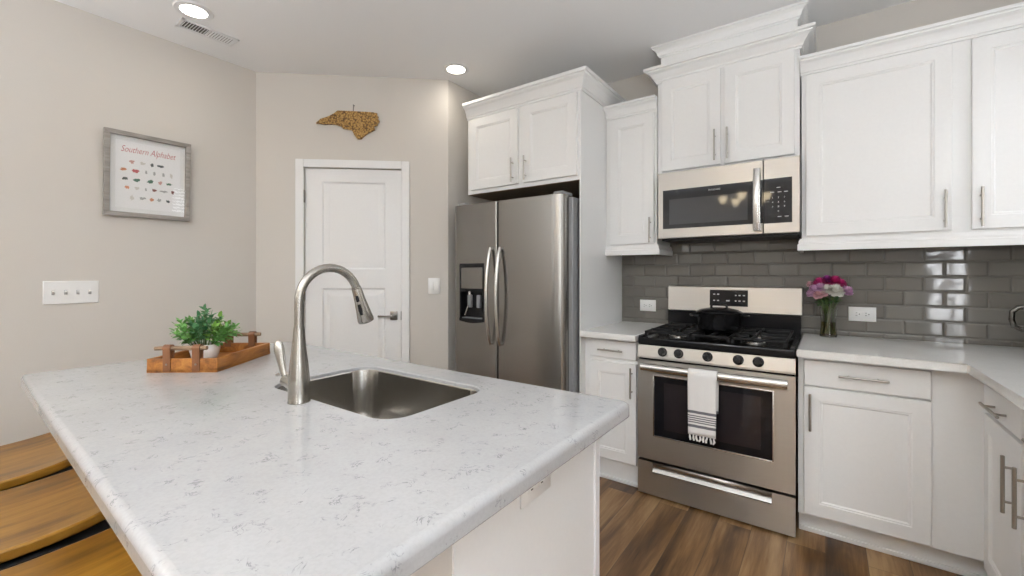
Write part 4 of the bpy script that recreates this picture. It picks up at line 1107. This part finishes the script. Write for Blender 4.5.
for nm, mt, targets in (
    ('foliage', M['leafA'], [(0.0, 0.0, 0.145), (0.02, 0.01, 0.12), (-0.025, 0.0, 0.118), (0.03, -0.02, 0.09), (-0.03, -0.03, 0.085), (0.0, -0.05, 0.075), (0.04, 0.03, 0.10), (-0.04, 0.02, 0.095), (0.015, -0.035, 0.10), (-0.015, 0.03, 0.125)]),
    ('foliage', M['leafC'], [(-0.10, 0.0, 0.095), (-0.105, -0.02, 0.06), (-0.07, 0.02, 0.095), (-0.085, -0.04, 0.05), (-0.11, 0.03, 0.07), (-0.06, -0.04, 0.07), (-0.09, 0.03, 0.095), (-0.055, 0.0, 0.10)]),
    ('foliage', M['leafB'], [(0.06, 0.01, 0.10), (0.05, -0.02, 0.08), (0.07, 0.03, 0.08), (0.045, 0.02, 0.115), (-0.115, 0.0, 0.08)]),
    ('foliage', M['leafC'], [(0.09, 0.0, 0.075), (0.10, -0.01, 0.055), (0.115, 0.02, 0.05), (0.08, -0.03, 0.05), (0.095, 0.04, 0.07), (0.105, 0.0, 0.075)])):
    b = MB()
    for r_, f_, h in targets:
        tgt = Vector((PX, PY, PZ + 0.058 + h)) + camR * r_ + Vector((-0.585, 0.811, 0)) * f_
        bs = Vector((PX, PY, PZ + 0.054)) + camR * max(-0.03, min(0.03, r_ * 0.4)) + Vector((-0.585, 0.811, 0)) * f_ * 0.5
        sprig(b, stb, bs, tgt, 17, 0.029, 0.0165, rng)
    b.build(nm, mt, pp, recalc=False, angle=180)
stb.build('stems', M['stem'], pp)

# ---- dutch oven
DXp, DYp, DZp = -0.507, 2.775, 0.9445
po = thing('dutch_oven', 'black enamelled lidded pot on the middle grate of the range', 'pot', (DXp, DYp, DZp))
MB().lathe([(0.0, DZp), (0.100, DZp), (0.112, DZp + 0.008), (0.119, DZp + 0.04), (0.122, DZp + 0.092), (0.124, DZp + 0.096), (0.116, DZp + 0.097), (0.112, DZp + 0.04), (0.095, DZp + 0.01), (0, DZp + 0.008)], (DXp, DYp), 44).build('body', M['enamel'], po)
ld_ = MB().lathe([(0.0, DZp + 0.100), (0.122, DZp + 0.0985), (0.126, DZp + 0.102), (0.122, DZp + 0.107), (0.10, DZp + 0.118), (0.05, DZp + 0.128), (0, DZp + 0.131)], (DXp, DYp), 44).build('lid', M['enamel'], po)
b = MB(); b.tube([(DXp - 0.042, DYp, DZp + 0.125), (DXp - 0.04, DYp, DZp + 0.142), (DXp - 0.028, DYp, DZp + 0.150), (DXp + 0.028, DYp, DZp + 0.150), (DXp + 0.04, DYp, DZp + 0.142), (DXp + 0.042, DYp, DZp + 0.125)], 0.007, 10, up=(0, 1, 0)); b.build('lid_handle', M['enamel'], ld_)
for s_ in (-1, 1):
    b = MB(); ax = Vector((0.93, 0.37, 0)) * s_; sd_ = Vector((-ax.y, ax.x, 0))
    c0 = Vector((DXp, DYp, DZp + 0.082))
    b.tube([c0 + ax * 0.116 + sd_ * 0.04, c0 + ax * 0.145 + sd_ * 0.036, c0 + ax * 0.155 + sd_ * 0.015, c0 + ax * 0.155 - sd_ * 0.015, c0 + ax * 0.145 - sd_ * 0.036, c0 + ax * 0.116 - sd_ * 0.04], 0.0075, 10, flat=0.8, up=(0, 0, 1)); b.build('handle', M['enamel'], po)

# ---- towel on the oven handle
hyw = RY + 0.03 - HY - 0.002       # world y of the bar
TX0, TX1 = -0.592, -0.450
tw = thing('dish_towel', 'white dish towel with grey stripes hanging on the oven handle', 'towel', ((TX0 + TX1) / 2, hyw - 0.02, 0.43))
prof = []
R_ = 0.026
for i in range(16): prof.append((hyw - R_ - 0.002 - 0.004 * (1 - i / 15), 0.43 + (HZ - 0.43) * i / 15))
for i in range(1, 8):
    a = math.radians(180 - 180 * i / 8); prof.append((hyw + R_ * math.cos(a), HZ + R_ * math.sin(a)))
for i in range(8): prof.append((hyw + R_ - 0.0, HZ - 0.20 * i / 7))
b = MB(); nx = 14; loops = []
for (y, z) in prof:
    row = []
    for i in range(nx + 1):
        k = i / nx; amp = 0.0025 * min(1.0, max(0.0, (HZ - z) / 0.15))
        taper = 0.004 * max(0, (HZ - z) / 0.3)
        x = TX0 + taper + (TX1 - TX0 - 2 * taper) * k
        fr_ = y < hyw
        row.append((x, y - (abs(amp * math.sin(k * 9.0 + 1)) if fr_ else 0), z))
    loops.append(row)
b.loft(loops, False, False, closed=False)
o = b.build('cloth', M['towel'], tw, recalc=False, angle=180)
sm = o.modifiers.new('thickness', 'SOLIDIFY'); sm.thickness = 0.003; sm.offset = 0
rng = random.Random(5)
for i in range(8):
    x = TX0 + 0.012 + (TX1 - TX0 - 0.024) * i / 7; y = hyw - R_ - 0.007
    b = MB(); b.tube([(x, y, 0.432), (x + rng.uniform(-.002, .002), y - 0.001, 0.424), (x + rng.uniform(-.004, .004), y - 0.002, 0.412), (x + rng.uniform(-.006, .006), y - 0.002, 0.400)], [0.0025, 0.004, 0.0055, 0.0045], 7); b.build('tassel', M['cloth'], tw)

# ---- vase with flowers
VX, VY = 0.012, 3.045
vs = thing('glass_vase', 'clear glass vase of water beside the range', 'vase', (VX, VY, CT))
prof = [(0.0, CT + 0.001), (0.038, CT + 0.001), (0.0415, CT + 0.006), (0.036, CT + 0.06), (0.036, CT + 0.10), (0.043, CT + 0.165), (0.0405, CT + 0.166), (0.0335, CT + 0.10), (0.0335, CT + 0.06), (0.038, CT + 0.012), (0.0, CT + 0.011)]
MB().lathe(prof, (VX, VY), 36).build('glass', M['vglass'], vs)
MB().lathe([(0.0, CT + 0.0112), (0.0376, CT + 0.0122), (0.0334, CT + 0.06), (0.0333, CT + 0.085), (0.0, CT + 0.085)], (VX, VY), 36).build('water', M['water'], vs)
def blossom(c, r, up, mat_, rng, petals=5, layers=5, jag=False):
    b = MB(); up = Vector(up).normalized(); s1_ = up.orthogonal().normalized(); s2_ = up.cross(s1_)
    for L in range(layers):
        k = L / max(1, layers - 1); n = int(petals + 9 * k)
        el = math.radians(82 - 88 * k)
        for i in range(n):
            a = 2 * math.pi * (i + 0.5 * (L % 2)) / n + rng.uniform(-.15, .15)
            dr_ = (s1_ * math.cos(a) + s2_ * math.sin(a)) * math.cos(el) + up * math.sin(el)
            sd_ = up.cross(dr_); sd_ = sd_.normalized() if sd_.length > 1e-4 else s1_
            ln = r * rng.uniform(0.85, 1.05); w_ = r * 0.30
            base = Vector(c) - up * r * 0.25
            p = [base, base + dr_ * ln * 0.6 + sd_ * w_, base + dr_ * ln * 0.6 - sd_ * w_, base + dr_ * ln * 1.12 + sd_ * w_ * 0.7 + up * r * 0.06, base + dr_ * ln * 1.05 - up * r * 0.03, base + dr_ * ln * 1.12 - sd_ * w_ * 0.7 + up * r * 0.06]
            v = [b.bm.verts.new(q) for q in p]
            for f in ((0, 1, 2), (1, 3, 4), (1, 4, 2), (2, 4, 5)): b.bm.faces.new([v[q] for q in f])
    return b
FLW = [  # right, toward the viewer, height, radius, petal, name, label
    (0.032, 0.045, 1.178, 0.040, 'white', 'chrysanthemum', 'large white chrysanthemum low at the front of the bouquet'),
    (-0.008, 0.050, 1.187, 0.030, 'white', 'chrysanthemum', 'smaller white chrysanthemum left of the large white one in the vase'),
    (0.030, 0.000, 1.228, 0.036, 'magenta', 'carnation', 'deep magenta carnation at the top right of the bouquet'),
    (-0.040, 0.010, 1.222, 0.032, 'magenta', 'carnation', 'magenta carnation at the top left of the bouquet'),
    (0.058, -0.005, 1.218, 0.028, 'magenta', 'carnation', 'magenta carnation at the far right top of the bouquet'),
    (-0.004, -0.012, 1.240, 0.028, 'purple', 'carnation', 'purple carnation at the very top of the bouquet'),
    (-0.062, 0.030, 1.182, 0.034, 'lilac', 'carnation', 'large lilac carnation at the left middle of the bouquet'),
    (-0.035, 0.045, 1.196, 0.028, 'lilac', 'carnation', 'lilac carnation next to the white flowers'),
    (-0.078, 0.020, 1.160, 0.026, 'lilac', 'carnation', 'lilac carnation lowest at the left of the bouquet'),
    (0.080, 0.020, 1.178, 0.032, 'lilac', 'carnation', 'lilac carnation at the right edge of the bouquet'),
    (-0.046, 0.052, 1.153, 0.026, 'blush', 'carnation', 'blush pink carnation low at the left front of the bouquet'),
    (-0.085, 0.000, 1.212, 0.020, 'blush', 'carnation', 'small blush bloom sticking out at the upper left of the bouquet'),
    (-0.020, 0.058, 1.160, 0.020, 'blush', 'carnation', 'small blush bud just under the white chrysanthemums'),
]
rng = random.Random(11)
vr = Vector((1, 0, 0)); vt_ = Vector((0, -1, 0))
for i, (rx, fy, z, r, mt, nm, lab) in enumerate(FLW):
    c = Vector((VX, VY, 0)) + vr * rx + vt_ * fy; c.z = z
    a = 2 * math.pi * i / len(FLW); foot = Vector((VX + 0.018 * math.cos(a + 2), VY + 0.018 * math.sin(a + 2), CT + 0.02))
    neck = Vector((VX + (c.x - VX) * 0.28, VY + (c.y - VY) * 0.28, CT + 0.158))
    t = thing(nm, lab, 'flower', foot, group='cut flowers in the glass vase')
    upv = (c - neck).normalized() + Vector((0, -0.35, 0.3))
    blossom(c, r, upv, mt, rng, 6, 6).build('blossom', M[mt], t, recalc=False, angle=180)
    b = MB(); b.tube([foot, (foot + neck) / 2, neck, neck * 0.45 + c * 0.55 + Vector((0, 0, 0.006)), c - upv.normalized() * r * 0.3], 0.0022, 6); b.build('stem', M['stem'], t)
    b = MB()
    for k in range(3):
        q = neck * 0.7 + c * 0.3
        leaf(b, q, (rng.uniform(-1, 1), rng.uniform(-1, 0.6), rng.uniform(0.0, 0.9)), 0.045, 0.018, rng)
    b.build('leaves', M['leafD'], t, recalc=False, angle=180)

# ---- kettle at the right edge
KX, KY = 0.855, 2.93
ke = thing('kettle', 'dark metal kettle with loop handle at the right edge of the photo', 'kettle', (KX, KY, CT))
MB().lathe([(0.0, CT + 0.001), (0.088, CT + 0.001), (0.092, CT + 0.012), (0.088, CT + 0.024), (0.086, CT + 0.03), (0.084, CT + 0.12), (0.068, CT + 0.20), (0.064, CT + 0.215), (0.0, CT + 0.215)], (KX, KY), 40).build('body', M['kettle'], ke)
kl = MB().lathe([(0.0, CT + 0.216), (0.06, CT + 0.216), (0.056, CT + 0.228), (0.0, CT + 0.238)], (KX, KY), 32).build('lid', M['black'], ke)
MB().lathe([(0.0, CT + 0.236), (0.008, CT + 0.237), (0.016, CT + 0.25), (0.0, CT + 0.256)], (KX, KY), 16).build('lid_knob', M['black'], kl)
b = MB(); b.tube([(KX - 0.070, KY, CT + 0.205), (KX - 0.115, KY, CT + 0.210), (KX - 0.150, KY, CT + 0.205), (KX - 0.168, KY, CT + 0.185), (KX - 0.170, KY, CT + 0.15), (KX - 0.162, KY, CT + 0.118), (KX - 0.14, KY, CT + 0.105), (KX - 0.110, KY, CT + 0.105), (KX - 0.082, KY, CT + 0.11)], 0.0085, 12, flat=1.2, up=(0, 1, 0)); b.build('handle', M['kettle'], ke)
b = MB(); b.tube([(KX + 0.075, KY, CT + 0.15), (KX + 0.10, KY, CT + 0.18), (KX + 0.12, KY, CT + 0.205)], [0.016, 0.012, 0.01], 12); b.build('spout', M['kettle'], ke)

for o in C.objects:
    if '_local' in o: del o['_local']
